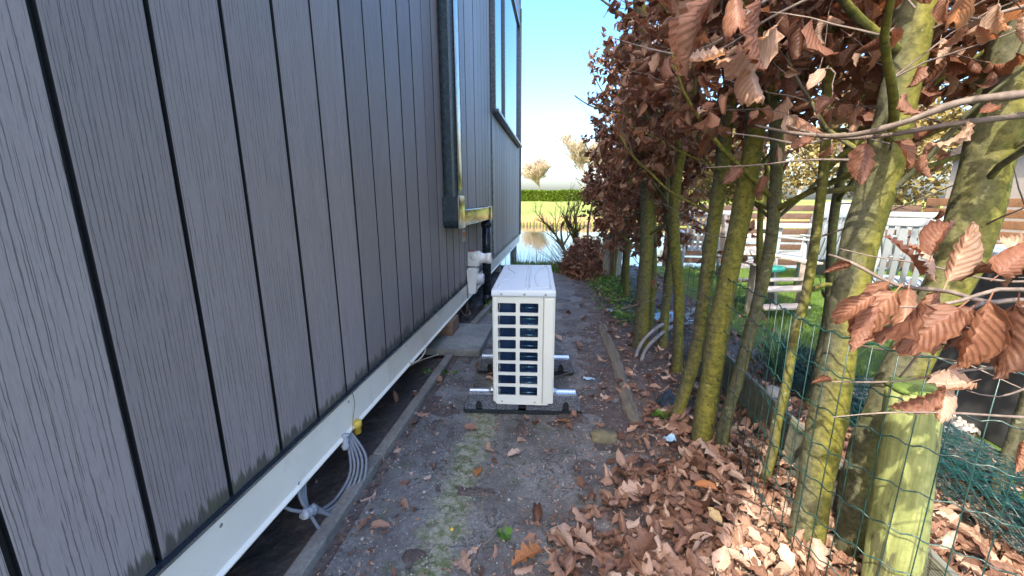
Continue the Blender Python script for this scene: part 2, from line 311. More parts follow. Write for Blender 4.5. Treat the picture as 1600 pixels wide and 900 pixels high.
# ------------------------------------------------------------------ builders
def tri_fan(n, base): return [(base, base+i, base+i+1) for i in range(1, n-1)]
class MB:
    """collects shapes, builds one mesh object"""
    def __init__(s): s.v = []; s.f = []; s.sm = []
    def add(s, vs, fs, smooth=False):
        b = len(s.v); s.v += [tuple(v) for v in vs]; s.f += [tuple(i+b for i in f) for f in fs]; s.sm += [smooth]*len(fs); return s
    def box(s, c, d, rot=None, bev=0.0):
        hx, hy, hz = d[0]/2, d[1]/2, d[2]/2; mt = rot or Matrix.Identity(3); c = Vector(c)
        if bev <= 0:
            vs = [c+mt@Vector((x*hx, y*hy, z*hz)) for x in (-1, 1) for y in (-1, 1) for z in (-1, 1)]
            return s.add(vs, [(0, 1, 3, 2), (4, 6, 7, 5), (0, 4, 5, 1), (2, 3, 7, 6), (0, 2, 6, 4), (1, 5, 7, 3)])
        bm = bmesh.new(); bmesh.ops.create_cube(bm, size=1)
        for v in bm.verts: v.co = Vector((v.co.x*d[0], v.co.y*d[1], v.co.z*d[2]))
        bmesh.ops.bevel(bm, geom=bm.edges[:], offset=bev, segments=2, profile=.7, affect='EDGES')
        return s.bm(bm, lambda p: c+mt@p, True)
    def bm(s, bm, fn=None, smooth=False):
        bm.verts.index_update()
        s.add([fn(v.co) if fn else v.co for v in bm.verts], [[v.index for v in f.verts] for f in bm.faces], smooth); bm.free(); return s
    def tube(s, pts, rad, n=8, smooth=True, caps=True, rn=None, sx=1.0):
        pts = [Vector(p) for p in pts]; k = len(pts)
        if not hasattr(rad, '__len__'): rad = [rad]*k
        vs = []; prev = None
        for i, p in enumerate(pts):
            t = (pts[min(i+1, k-1)]-pts[max(i-1, 0)])
            t = t.normalized() if t.length > 1e-9 else Vector((0, 0, 1))
            if prev is None:
                u = t.cross(Vector((0, 0, 1)) if abs(t.z) < .9 else Vector((1, 0, 0))).normalized()
            else:
                u = (prev-t*prev.dot(t)).normalized()
            prev = u; w_ = t.cross(u)
            for j in range(n):
                a = 2*math.pi*j/n; r = rad[i]*(rn(i, a, p) if rn else 1)
                vs.append(p+(u*math.cos(a)*sx+w_*math.sin(a))*r)
        fs = [(i*n+j, i*n+(j+1) % n, (i+1)*n+(j+1) % n, (i+1)*n+j) for i in range(k-1) for j in range(n)]
        if caps: fs += [tuple(range(n-1, -1, -1)), tuple((k-1)*n+j for j in range(n))]
        return s.add(vs, fs, smooth)
    def lathe(s, prof, n=20, mt=None, smooth=True):
        mt = mt or Matrix.Identity(4); vs = []
        for r, z in prof:
            for j in range(n):
                a = 2*math.pi*j/n; vs.append(mt@Vector((r*math.cos(a), r*math.sin(a), z)))
        k = len(prof)
        fs = [(i*n+j, i*n+(j+1) % n, (i+1)*n+(j+1) % n, (i+1)*n+j) for i in range(k-1) for j in range(n)]
        fs += [tuple(range(n-1, -1, -1)), tuple((k-1)*n+j for j in range(n))]
        return s.add(vs, fs, smooth)
    def prism(s, poly, fn, d0, d1):
        n = len(poly); vs = [fn(a, b, d0) for a, b in poly]+[fn(a, b, d1) for a, b in poly]
        return s.add(vs, [tuple(range(n-1, -1, -1)), tuple(range(n, 2*n))]+[(i, (i+1) % n, n+(i+1) % n, n+i) for i in range(n)])
    def plate(s, outer, holes, fn, d0, d1):
        """flat plate with real holes, thickness d0..d1; fn(a,b,d)->point"""
        bm = bmesh.new(); es = []
        for loop in [outer]+holes:
            vv = [bm.verts.new((a, b, 0)) for a, b in loop]
            es += [bm.edges.new((vv[i], vv[(i+1) % len(vv)])) for i in range(len(vv))]
        bmesh.ops.triangle_fill(bm, use_beauty=True, edges=es)
        bm.verts.index_update(); base = [v.co.copy() for v in bm.verts]; fs = [[v.index for v in f.verts] for f in bm.faces]; n = len(base); bm.free()
        vs = [fn(p.x, p.y, d0) for p in base]+[fn(p.x, p.y, d1) for p in base]
        ff = [tuple(reversed(f)) for f in fs]+[tuple(i+n for i in f) for f in fs]
        b = 0
        for loop in [outer]+holes:
            m_ = len(loop); ff += [(b+i, b+(i+1) % m_, n+b+(i+1) % m_, n+b+i) for i in range(m_)]; b += m_
        return s.add(vs, ff)
    def mesh(s, name, mat):
        me = bpy.data.meshes.new(name); me.from_pydata(s.v, [], s.f); me.polygons.foreach_set('use_smooth', s.sm)
        me.materials.append(mat)
        bm = bmesh.new(); bm.from_mesh(me); bmesh.ops.recalc_face_normals(bm, faces=bm.faces[:]); bm.to_mesh(me); bm.free()
        me.update(); return me
    def obj(s, name, mat, parent=None, loc=(0, 0, 0), rot=None):
        return link(name, s.mesh(name, mat), parent, loc, rot)
def link(name, me, parent=None, loc=(0, 0, 0), rot=None):
    o = bpy.data.objects.new(name, me); COL.objects.link(o); o.location = loc
    if rot: o.rotation_euler = rot
    if parent: o.parent = parent
    return o
def tag(o, label=None, cat=None, group=None, kind=None):
    if label: o['label'] = label
    if cat: o['category'] = cat
    if group: o['group'] = group
    if kind: o['kind'] = kind
    return o
def thing(name, label, cat, loc=(0, 0, 0), rz=0, group=None):
    o = link(name, None, None, loc, (0, 0, rz)); return tag(o, label, cat, group)
def W(o, mb_pts):  # world points -> local of unrotated thing
    l = Vector(o.location); return [Vector(p)-l for p in mb_pts]
def rrect(x0, y0, x1, y1, r, k=3):
    out = []
    for cx, cy, a0 in ((x1-r, y0+r, -90), (x1-r, y1-r, 0), (x0+r, y1-r, 90), (x0+r, y0+r, 180)):
        for i in range(k+1): a = R(a0+90*i/k); out.append((cx+r*math.cos(a), cy+r*math.sin(a)))
    return out
def spline(P, step=.04):
    P = [Vector(p) for p in P]; out = []
    for i in range(len(P)-1):
        p0 = P[max(i-1, 0)]; p1 = P[i]; p2 = P[i+1]; p3 = P[min(i+2, len(P)-1)]
        n = max(2, int((p2-p1).length/step))
        for j in range(n):
            t = j/n; out.append(.5*((2*p1)+(p2-p0)*t+(2*p0-5*p1+4*p2-p3)*t*t+(3*p1-3*p2+p3-p0)*t**3))
    out.append(P[-1]); return out
def lerp(a, b, t): return a+(b-a)*t

# numpy baking of many small templates into one mesh
class Tpl:
    def __init__(s, v, f, uv): s.v = np.array(v, float); s.f = np.array(f, int); s.uv = np.array(uv, float)
def np_mesh(name, V, F, mat, UV=None, tint=None, smooth=True):
    me = bpy.data.meshes.new(name); n = len(V); m_ = len(F)
    me.vertices.add(n); me.vertices.foreach_set('co', V.astype(np.float32).ravel())
    me.loops.add(m_*3); me.loops.foreach_set('vertex_index', F.astype(np.int32).ravel())
    me.polygons.add(m_); me.polygons.foreach_set('loop_start', np.arange(0, m_*3, 3, dtype=np.int32))
    try: me.polygons.foreach_set('loop_total', np.full(m_, 3, dtype=np.int32))
    except Exception: pass
    me.polygons.foreach_set('use_smooth', np.full(m_, smooth))
    me.update(calc_edges=True)
    if UV is not None:
        l = me.uv_layers.new(name='UVMap'); l.data.foreach_set('uv', UV[F.ravel()].astype(np.float32).ravel())
    if tint is not None:
        a = me.attributes.new('tint', 'FLOAT', 'POINT'); a.data.foreach_set('value', tint.astype(np.float32))
    me.materials.append(mat); return me
def bake(name, tpls, ids, mats, tints, mat):
    """mats: (n,3,4) transforms"""
    Vs = []; Fs = []; Us = []; Ts = []; b = 0
    for k, t in enumerate(tpls):
        sel = np.where(ids == k)[0]
        if not len(sel): continue
        A = mats[sel]; v = np.einsum('nij,vj->nvi', A[:, :, :3], t.v)+A[:, None, :, 3]
        nv = len(t.v); Vs.append(v.reshape(-1, 3)); Fs.append((t.f[None]+(np.arange(len(sel))*nv)[:, None, None]+b).reshape(-1, 3))
        Us.append(np.tile(t.uv, (len(sel), 1))); Ts.append(np.repeat(tints[sel], nv)); b += nv*len(sel)
    return np_mesh(name, np.concatenate(Vs), np.concatenate(Fs), mat, np.concatenate(Us), np.concatenate(Ts))

def leaf_tpl(L=.075, Wd=.046, nv=6, nu=4, curl=.8, fold=.4, corr=.003, roll=.6, kind='beech', seed=0, stem=True):
    rnd = random.Random(seed); tw = rnd.uniform(-.6, .6); v = []; uv = []
    for i in range(nv+1):
        t = i/nv
        w_ = (math.sin(math.pi*t**.85))**.75*(1-.22*t) if 0 < t < 1 else 0.02
        if kind == 'oak': w_ = (math.sin(math.pi*min(1, t*.93+.02)))**.6*(.55+.6*t)*(1+.38*math.sin(t*26))
        if kind == 'maple': w_ = (math.sin(math.pi*min(1, t*.95+.03)))**.5*(1+.5*math.sin(t*17+1))
        w_ *= Wd/2*(1+rnd.uniform(-.16, .13)*(nv > 4)); a = curl*t*t*1.3; eL, eR = 1+rnd.uniform(-.14, .1), 1+rnd.uniform(-.14, .1)
        sx, sz = (L*math.sin(a)/max(a, 1e-4)*t if a > 1e-4 else L*t), 0
        # integrate arc
        ang = 0; y = z = 0; st = 12
        for q in range(int(st*t)+1):
            dt = min(1/st, t-q/st)
            if dt <= 0: break
            ang = curl*((q+.5)/st)*1.4; y += L*dt*math.cos(ang); z -= L*dt*math.sin(ang)
        for j in range(nu+1):
            u = 2*j/nu-1; au = abs(u)
            rl = roll*au; x = w_*u*math.cos(rl*au)*((eL if u < 0 else eR) if au > .9 and nv > 4 else 1); h = w_*au*(math.sin(fold)+math.sin(rl)*.6)
            h += corr*math.sin(t*nv*math.pi-au*1.5)*au+rnd.uniform(-1, 1)*corr*.6
            yy = y+h*math.sin(ang); zz = z+h*math.cos(ang)
            ct, sn = math.cos(tw*t), math.sin(tw*t)
            v.append((x*ct-zz*sn*.3, yy, zz+x*sn)); uv.append((u*.5+.5, t))
    f = []; m_ = nu+1
    for i in range(nv):
        for j in range(nu):
            a = i*m_+j; b = a+1; c = a+m_; d = c+1
            if i > 0: f.append((a, b, d))
            if i < nv-1 or True: f.append((a, d, c)) if i > 0 else f.append((a+0, d, c))
    if stem:
        b = len(v); v += [(-.0007, -.012, .002), (.0007, -.012, .002), (.0009, .002, 0), (-.0009, .002, 0)]; uv += [(.5, 0)]*4; f += [(b, b+1, b+2), (b, b+2, b+3)]
    return Tpl(v, f, uv)
def frame(p, d, roll=0, s=1.0):
    """3x4 with local +Y along d"""
    d = Vector(d).normalized(); u = d.cross(Vector((0, 0, 1)))
    u = u.normalized() if u.length > 1e-3 else Vector((1, 0, 0)); n = u.cross(d)
    c, s_ = math.cos(roll), math.sin(roll); x = u*c+n*s_; z = x.cross(d)
    return np.array([[x.x*s, d.x*s, z.x*s, p[0]], [x.y*s, d.y*s, z.y*s, p[1]], [x.z*s, d.z*s, z.z*s, p[2]]])
def m4(A): return Matrix([list(map(float, r)) for r in A]+[[0, 0, 0, 1]])
HANG = [leaf_tpl(.078, .05, 6, 4, c, f_, .0035, r, 'beech', i) for i, (c, f_, r) in enumerate([(.5, .5, .5), (1.0, .8, .9), (.3, .9, 1.2), (1.3, .3, .7), (-.4, .6, .8), (.8, 1.1, .4), (.2, .2, .3), (1.6, .7, 1.0)])]
HANG_LO = [leaf_tpl(.078, .05, 3, 2, c, f_, .0035, r, 'beech', i, False) for i, (c, f_, r) in enumerate([(.5, .5, .5), (1.0, .8, .9), (.3, .9, .8), (1.3, .3, .7), (-.4, .6, .8), (.8, 1.0, .4), (.2, .2, .3), (1.4, .7, .8)])]
GRD = [leaf_tpl(.08, .05, 6, 4, c, f_, .004, r, k, 20+i) for i, (c, f_, r, k) in enumerate([(.3, .2, .4, 'beech'), (.7, .4, .7, 'beech'), (-.4, .3, .3, 'beech'), (.2, .1, .2, 'beech'), (.6, .9, .8, 'beech')])]
GRD += [leaf_tpl(.1, .07, 12, 4, c, f_, .004, r, k, 40+i) for i, (c, f_, r, k) in enumerate([(.3, .2, .4, 'oak'), (.7, .4, .7, 'oak'), (-.3, .3, .3, 'maple')])]
GRD_LO = [leaf_tpl(.08, .05, 3, 2, c, f_, .004, r, 'beech', 60+i, False) for i, (c, f_, r) in enumerate([(.3, .2, .4), (.9, .5, .8), (-.5, .5, .3), (.5, .9, .6)])]

# ================================================================== SETTING
def vnoise(x, y, s, seed=0):
    r = np.random.default_rng(seed); T = r.random((256, 256)); X = x*s+1000; Y = y*s+1000
    xi = np.floor(X).astype(int); yi = np.floor(Y).astype(int); fx = X-xi; fy = Y-yi
    fx = fx*fx*(3-2*fx); fy = fy*fy*(3-2*fy)
    g = lambda a, b: T[a % 256, b % 256]
    return (g(xi, yi)*(1-fx)+g(xi+1, yi)*fx)*(1-fy)+(g(xi, yi+1)*(1-fx)+g(xi+1, yi+1)*fx)*fy-.5
def fbm(x, y, s, seed=0, o=4):
    return sum(vnoise(x, y, s*2**i, seed+i)*.5**i for i in range(o))
def smooth(a, b, x): t = np.clip((x-a)/(b-a), 0, 1); return t*t*(3-2*t)
WATER_Z = -.15; LIP = 6.85
def ground_h(x, y):
    x = np.asarray(x, float); y = np.asarray(y, float)
    fine = fbm(x, y, 14, 3, 4)*.022+fbm(x, y, 2.2, 9, 3)*.03
    z = fine-.004
    under = smooth(-.70, -.80, x); z = z*(1-under)+under*(-.03+fine*.8)
    # path hollow; soil creeps over it from the hedge side, more so near the viewer
    edge = -.02+.2*smooth(1.9, 2.6, y)+fbm(x, y, 5, 21, 3)*.10
    onp = smooth(-.70, -.63, x+fbm(x, y, 6, 31, 2)*.03)*(1-smooth(edge-.05, edge+.10, x))
    z = z*(1-onp)+onp*(-.012+fbm(x, y, 7, 41, 4)*.03)
    heap = np.exp(-((x-.95)/.5)**2)*.035; z = z+heap*(1-onp)
    lawn = smooth(1.45, 1.7, x); z = z*(1-lawn)+lawn*(-.02)
    down = smooth(LIP-.15, LIP+.75, y+fbm(x, y, 1.5, 51, 2)*.25); z = z-down*.55
    return z
def nonuni(lo, a, b, hi, st, g=1.35):
    mid = list(np.arange(a, b, st)); l = []; p = a; s_ = st
    while p > lo: s_ *= g; p -= s_; l.append(p)
    r = []; p = mid[-1]; s_ = st
    while p < hi: s_ *= g; p += s_; r.append(p)
    return np.array(l[::-1]+mid+r)
def grid_mesh(name, xs, ys, zf, mat):
    X, Y = np.meshgrid(xs, ys); Z = zf(X, Y); V = np.stack([X.ravel(), Y.ravel(), Z.ravel()], 1); nx = len(xs); ny = len(ys)
    i = (np.arange(ny-1)[:, None]*nx+np.arange(nx-1)[None]).ravel()
    F = np.concatenate([np.stack([i, i+1, i+nx+1], 1), np.stack([i, i+nx+1, i+nx], 1)])
    return np_mesh(name, V, F, mat)
ys = nonuni(-40, .55, 3.6, 3.7, .0125); ys = np.concatenate([ys[ys < 3.6], np.arange(3.6, 8.2, .04)])
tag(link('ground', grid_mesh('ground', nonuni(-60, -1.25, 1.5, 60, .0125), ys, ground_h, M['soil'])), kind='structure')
tag(link('path', grid_mesh('path', np.arange(-.66, .47, .02), np.arange(.3, 6.6, .04), lambda x, y: fbm(x, y, 9, 77, 3)*.003, M['path'])), kind='structure')
tag(link('lawn', grid_mesh('lawn', nonuni(1.5, 1.5, 6, 60, .06), np.concatenate([nonuni(-40, 1, 6.8, 6.81, .06)]), lambda x, y: .004+fbm(x, y, 3, 88, 3)*.02+.0*x, M['lawn'])), kind='structure')
tag(link('water', grid_mesh('water', np.linspace(-200, 200, 9), np.linspace(LIP-.1, 20.4, 5), lambda x, y: WATER_Z+0*x, M['water'])), kind='structure')
tag(link('canal_bed', grid_mesh('canal_bed', np.linspace(-200, 200, 9), np.linspace(LIP+.5, 21, 5), lambda x, y: -.85+0*x, M['soil'])), kind='structure')
def far_h(x, y): return -.5+.47*smooth(19.75, 19.85, y)+.12*smooth(19.9, 22, y)+.75*smooth(24, 52, y)+fbm(x, y, .4, 5, 3)*.12*smooth(19.9, 22, y)
fy = np.concatenate([[19.6, 19.75, 19.8, 19.85, 19.95, 20.1], np.arange(20.4, 27, .4), np.arange(27, 60, 1.5), [80, 120, 300, 900, 2000]])
tag(link('meadow', grid_mesh('meadow', nonuni(-900, -12, 40, 900, 1.0), fy, far_h, M['meadow'])), kind='structure')
tag(link('reed_bank', grid_mesh('reed_bank', np.arange(-40, 60, .5), np.array([19.72, 19.78, 19.9, 20.3, 20.8, 21.5, 22.3, 23]), lambda x, y: far_h(x, y)+.03+.18*smooth(19.8, 20.6, y)*(1-smooth(21.5, 23, y))+fbm(x, y, 1.5, 6, 3)*.1*(1-smooth(22, 23, y)), M['bank'])), kind='structure')

# ================================================================== HOUSE
HX = -.8; TRIM_Z = .345; HTOP = 4.75; HEND = 8.88; HBEG = -.85
house = thing('house', 'grey house clad in upright dark composite boards, raised on blocks, left of the path', 'house', (HX, 4, 0))
def H(mb, name, mat, parent=house, **k):
    off = Vector(house.location); mb.v = [tuple(Vector(v)-off) for v in mb.v]; return mb.obj(name, mat, parent, **k)
wy0, wy1, wz0, wz1 = 5.09, 8.42, 2.14, 4.32
mb = MB(); mb.box((HX-.037, (HBEG+HEND)/2, (TRIM_Z+HTOP)/2+.0), (.05, HEND-HBEG-.02, HTOP-TRIM_Z-.02)); H(mb, 'wall', M['inner'])
mb = MB(); mb.box((-3.9, (HBEG+HEND)/2, .27), (5.95, HEND-HBEG, .14)); mb.box((-3.9, HEND-.08, 2.6), (6, .1, 4.2)); mb.box((-3.9, HBEG+.08, 2.6), (6, .1, 4.2)); mb.box((-6.9, (HBEG+HEND)/2, 2.5), (.1, HEND-HBEG-.2, 4.4)); H(mb, 'shell', M['inner'])
mb = MB(); mb.box((-3.9, (HBEG+HEND)/2, HTOP+.12), (6.2, HEND-HBEG+.2, .22), bev=.01); H(mb, 'roof', M['roof'])
# boards
BW = .1775
full = MB(); full.box((0, 0, (HTOP-TRIM_Z)/2), (.024, BW, HTOP-TRIM_Z), bev=.0014)
def dark_edges(me):
    me.materials.append(M['inner'])
    for p in me.polygons:
        if abs(p.normal.y) > .8: p.material_index = 1
        p.use_smooth = False
    return me
fullm = dark_edges(full.mesh('plank', M['plank']))
def short_mesh(z0, z1):
    q = MB(); q.box((0, 0, (z1-z0)/2), (.024, BW, z1-z0), bev=.0025); return dark_edges(q.mesh('plank', M['plank']))
lowm = short_mesh(TRIM_Z, wz0-.05); him = short_mesh(wz1+.05, HTOP)
for k in range(-4, 44):
    y = .603+.19*k+.095
    if y+BW/2 > HEND: break
    if y-BW/2 < wy0-.03 < y+BW/2: pass
    inside = wy0-.08 < y < wy1+.08
    for me, z in ([(lowm, TRIM_Z), (him, wz1+.05)] if inside else [(fullm, TRIM_Z)]):
        link('plank', me, house, Vector((HX-.012+random.uniform(-.0012, .0012), y, z))-house.location)
mb = MB(); mb.box((HX+.008, HEND-.02, (TRIM_Z+HTOP)/2), (.04, .05, HTOP-TRIM_Z), bev=.003); H(mb, 'corner_trim', M['frame'])
mb = MB(); mb.box((HX+.004, 5.04, (TRIM_Z+HTOP)/2), (.02, .03, HTOP-TRIM_Z), bev=.002); H(mb, 'corner_trim', M['frame'])
# base trim (dark drip) and white skirting, tilted slightly inward at the foot
prof = [(HX-.03, TRIM_Z), (HX+.014, TRIM_Z), (HX+.014, TRIM_Z-.004), (HX+.004, TRIM_Z-.022), (HX-.03, TRIM_Z-.022)]
mb = MB(); mb.prism(prof, lambda a, b, d: (a, d, b), HBEG, HEND); H(mb, 'base_trim', M['trim_dark'])
prof = [(HX-.03, TRIM_Z-.025), (HX+.001, TRIM_Z-.025), (HX-.006, .185), (HX+.004, .176), (HX+.004, .172), (HX-.03, .172)]
for a, b in ((HBEG, 1.394), (1.398, 5.0), (5.004, HEND)):
    mb = MB(); mb.prism(prof, lambda p, q, d: (p, d, q), a, b); H(mb, 'skirting', M['flash'])
for yy in np.arange(.75, HEND, .62):
    H(MB().lathe([(.006, 0), (.006, .002), (.003, .0035)], 8, Matrix.Translation((HX-.002, float(yy), .30))@Matrix.Rotation(R(90), 4, 'Y')), 'screw', M['screw'])
# timber block and far posts under the floor
mb = MB(); mb.box((HX-.05, 2.96, .112), (.16, .2, .115), bev=.006); H(mb, 'support_block', M['brick'])
for py in (6.2, 8.8):
    mb = MB(); mb.box((HX-.13, py, -.1), (.13, .13, .6), bev=.005); H(mb, 'support_post', M['oldwood'])
# window
win = H(MB().plate([(wy0, wz0), (wy1, wz0), (wy1, wz1), (wy0, wz1)], [[(wy0+.07, wz0+.07), (6.08, wz0+.07), (6.08, wz1-.07), (wy0+.07, wz1-.07)], [(6.15, wz0+.07), (wy1-.07, wz0+.07), (wy1-.07, wz1-.07), (6.15, wz1-.07)]], lambda a, b, d: (HX+d, a, b), -.05, .035), 'window', M['frame'])
def under(parent, mb, name, mat):
    off = Vector(house.location)+Vector(parent.location); mb.v = [tuple(Vector(v)-off) for v in mb.v]; return mb.obj(name, mat, parent)
for a, b in ((wy0+.06, 6.09), (6.14, wy1-.06)):
    under(win, MB().box((HX+.002, (a+b)/2, (wz0+wz1)/2), (.012, b-a, wz1-wz0-.12)), 'pane', M['glass'])
under(win, MB().box((HX+.03, (wy0+wy1)/2, wz0-.02), (.12, wy1-wy0+.08, .035), bev=.004), 'sill', M['frame'])
for yy in (wy0-.025, wy1+.025): under(win, MB().box((HX+.02, yy, (wz0+wz1)/2+.01), (.07, .045, wz1-wz0+.06), bev=.003), 'casing', M['frame'])
# downpipe: rectangular, elbow, horizontal box duct and lower round pipe
def rbox(x0, x1, y0, y1, z0, z1, r, mb):
    poly = rrect(x0, y0, x1, y1, r, 6); return mb.prism(poly, lambda a, b, d: (a, b, d), z0, z1)
dp = H(rbox(HX+.004, HX+.108, 2.815, 2.95, 1.02, HTOP-.1, .034, MB()), 'downpipe', M['pipe'])
for p in dp.data.polygons: p.use_smooth = False
dp.data.update()
mb = MB()
poly = [(.885, 2.83), (.88, 2.85), (.88, 3.0), (1.09, 3.0), (1.09, 2.795), (.93, 2.795)]
mb.prism([(a, b) for a, b in [(2.80, .93), (2.812, .9), (2.84, .88), (2.965, .88), (2.965, 1.1), (2.80, 1.1)]], lambda a, b, d: (d, a, b), HX+.001, HX+.114)
under(dp, mb, 'elbow', M['pipe'])
mb = MB(); mb.box((HX+.117, 2.885, .99), (.008, .19, .235), bev=.003); under(dp, mb, 'elbow_sheen', M['shiny'])  # added plate, paints the golden reflection on the elbow's side
mb = MB(); mb.box((HX+.065, 3.585, .945), (.108, 1.23, .125), bev=.006); under(dp, mb, 'box_duct', M['shiny'])
mb = MB(); mb.box((HX+.066, 4.2, .94), (.116, .12, .15), bev=.006); under(dp, mb, 'duct_end', M['shiny'])
mb = MB(); mb.box((HX+.112, 2.883, (1.1+HTOP)/2), (.006, .1, HTOP-1.1-.1), bev=.002); under(dp, mb, 'side_sheen', M['shiny'])  # added plate with the pipe's side reflection put into its colour
mb = MB(); mb.tube([(-.725, 4.16, .88), (-.725, 4.16, .6), (-.725, 4.16, -.06)], .046, 20); under(dp, mb, 'lower_pipe', M['trim_dark'])
mb = MB(); mb.lathe([(.05, 0), (.056, .005), (.056, .05), (.05, .055)], 20, Matrix.Translation((-.725, 4.16, .8))); mb.lathe([(.05, 0), (.053, .003), (.053, .08), (.047, .084)], 20, Matrix.Translation((-.725, 4.16, .0))); under(dp, mb, 'pipe_collar', M['trim_dark'])
# bright strip along the downpipe is a reflection carried by the plates above
# white vents
v = H(MB().box((HX+.055, 3.6, .55), (.11, .11, .135), bev=.016), 'vent_elbow', M['pvc'])
mt = Matrix.Translation((HX+.1, 3.6, .555))@Matrix.Rotation(R(90), 4, 'Y')
under(v, MB().lathe([(.05, 0), (.052, .012), (.052, .03), (.045, .034), (.045, .075), (.05, .078), (.05, .115), (.04, .118), (.04, .112)], 24, mt), 'spout', M['pvc'])
under(v, MB().lathe([(.028, -.002), (.03, .002), (.026, .006), (.01, .008)], 16, Matrix.Translation((HX+.06, 3.545, .57))@Matrix.Rotation(R(90), 4, 'X')), 'round_cap', M['pvc'])
under(v, MB().box((HX+.04, 3.6, .619), (.05, .06, .004)), 'red_mark', M['red'])
v = H(MB().prism([(HX+.004, .46), (HX+.1, .46), (HX+.094, .36), (HX+.08, .24), (HX+.02, .24), (HX+.008, .36)], lambda a, b, d: (a, d, b), 3.5, 3.6), 'vent_body', M['pvc'])
mt = Matrix.Translation((HX+.085, 3.55, .37))@Matrix.Rotation(R(90), 4, 'Y')
under(v, MB().lathe([(.048, 0), (.05, .01), (.05, .055), (.044, .066), (.02, .068)], 24, mt), 'cap', M['white'])
under(v, MB().box((HX+.05, 3.55, .466), (.08, .08, .012), bev=.003), 'collar', M['pvc'])
st_ = H(MB().box((HX+.0035, 3.42, .775), (.004, .11, .1)), 'sticker', M['white'])
under(st_, MB().box((HX+.007, 3.42, .785), (.002, .09, .045)), 'sticker_print', M['orange'])
for i in range(3): under(st_, MB().box((HX+.007, 3.42, .752-i*.009), (.002, .08-.02*i, .004)), 'sticker_line', M['orange'])

# ================================================================== PAVER, KERBS, BOARDS
mb = MB(); mb.box((-.76, 2.885, .03), (.5, .6, .055), bev=.008); o = mb.obj('paver', M['paver']); tag(o, 'square grey-green concrete slab under the timber block of the house', 'paving slab')
for i, (a, b) in enumerate(((.35, 1.42), (1.425, 2.575))):
    o = MB().box((-.727+.006*i, (a+b)/2, -.01), (.05, b-a, .085), Matrix.Rotation(R(.5-1*i), 3, 'Z'), bev=.007).obj('edging_kerb', M['kerb'])
    tag(o, ['nearer concrete edging kerb along the left side of the path', 'farther concrete edging kerb ending at the square grey slab'][i], 'kerb')
o = MB().box((-.66, 3.78, .0), (.05, 1.05, .085), Matrix.Rotation(R(-4), 3, 'Z'), bev=.006).obj('edging_kerb', M['kerb']); tag(o, 'pale edging kerb beyond the square slab, ending at the dark lower pipe', 'kerb')
o = MB().lathe([(.026, 0), (.03, .004), (.03, .04), (.02, .046)], 16, Matrix.Translation((-.63, 4.12, .035))).obj('pipe_cap', M['white']); tag(o, 'small white plastic cap on the kerb end beside the dark lower pipe', 'cap')
o = MB().lathe([(.03, 0), (.036, .01), (.036, .08), (.022, .1), (.022, .13), (.012, .135)], 16, Matrix.Translation((-.62, 4.6, .0))).obj('standpipe', M['yellow']); tag(o, 'yellow plastic standpipe top on the soil behind the white heat pump', 'standpipe')
p0 = atZ(945, 520, .01); p1 = atZ(985, 640, .01); d = p1-p0
mb = MB(); pts = spline([p0+Vector((0, .12, .012)), p0, lerp(p0, p1, .5)+Vector((.012, 0, .004)), p1, p1+Vector((.01, -.12, -.02))], .06)
for i, p in enumerate(pts[:-1]): pass
mb.tube(pts, [.036+.004*math.sin(i*2.1) for i in range(len(pts))], 4, smooth=False)
for i in range(len(mb.v)): pass
o = mb.obj('edging_board', M['plankwood']); tag(o, 'weathered half-buried timber edging along the right side of the path', 'edging')

# ================================================================== HEAT PUMP
U = thing('heat_pump', 'cream outdoor heat pump unit on black rubber feet standing on the path', 'heat pump', (-.297, 1.84, 0), R(2.5))
UW, UD, Z0, Z1 = .300, .76, .078, .66
def fn_front(a, b, d): return (a, d, b)
outer = [(.02, Z0-.012), (.27, Z0-.012), (.298, Z0+.012), (.298, Z1-.03), (.004, Z1-.03), (.004, Z0+.008)]
holes = []; n = 8; gz0 = Z0+.03; gz1 = Z1-.057; st = (gz1-gz0)/n
for i in range(n):
    for a, b in ((.026, .114), (.133, .222)): holes.append(rrect(a, gz0+i*st+.007, b, gz0+(i+1)*st-.007, .005))
mb = MB(); mb.plate(outer, holes, fn_front, 0, .008)
o = mb.obj('end_panel', M['casing'], U)
mb = MB().box((.2465, -.0006, (Z0+Z1)/2-.015), (.0018, .002, Z1-Z0-.03)); mb.obj('panel_seam', M['hole'], U)
mb = MB().box((.273, -.002, (Z0+Z1)/2-.02), (.046, .006, Z1-Z0-.04), bev=.002); mb.obj('front_corner', M['casing'], U)
mb = MB().box((.0125, -.0015, (Z0+Z1)/2-.01), (.012, .005, Z1-Z0-.05), bev=.0015); mb.obj('corner_strip', M['casing'], U)
mb = MB().box((.15, UD/2+.01, (Z0+Z1)/2-.02), (.235, UD-.06, Z1-Z0-.09)); mb.obj('coil', M['coil'], U)
for i in range(18):
    z = gz0+.012+(gz1-gz0-.02)*i/17
    MB().tube([(.135, .0275, z), (.225, .0275, z)], .0035, 6).obj('coil_tube', M['tube'], U)
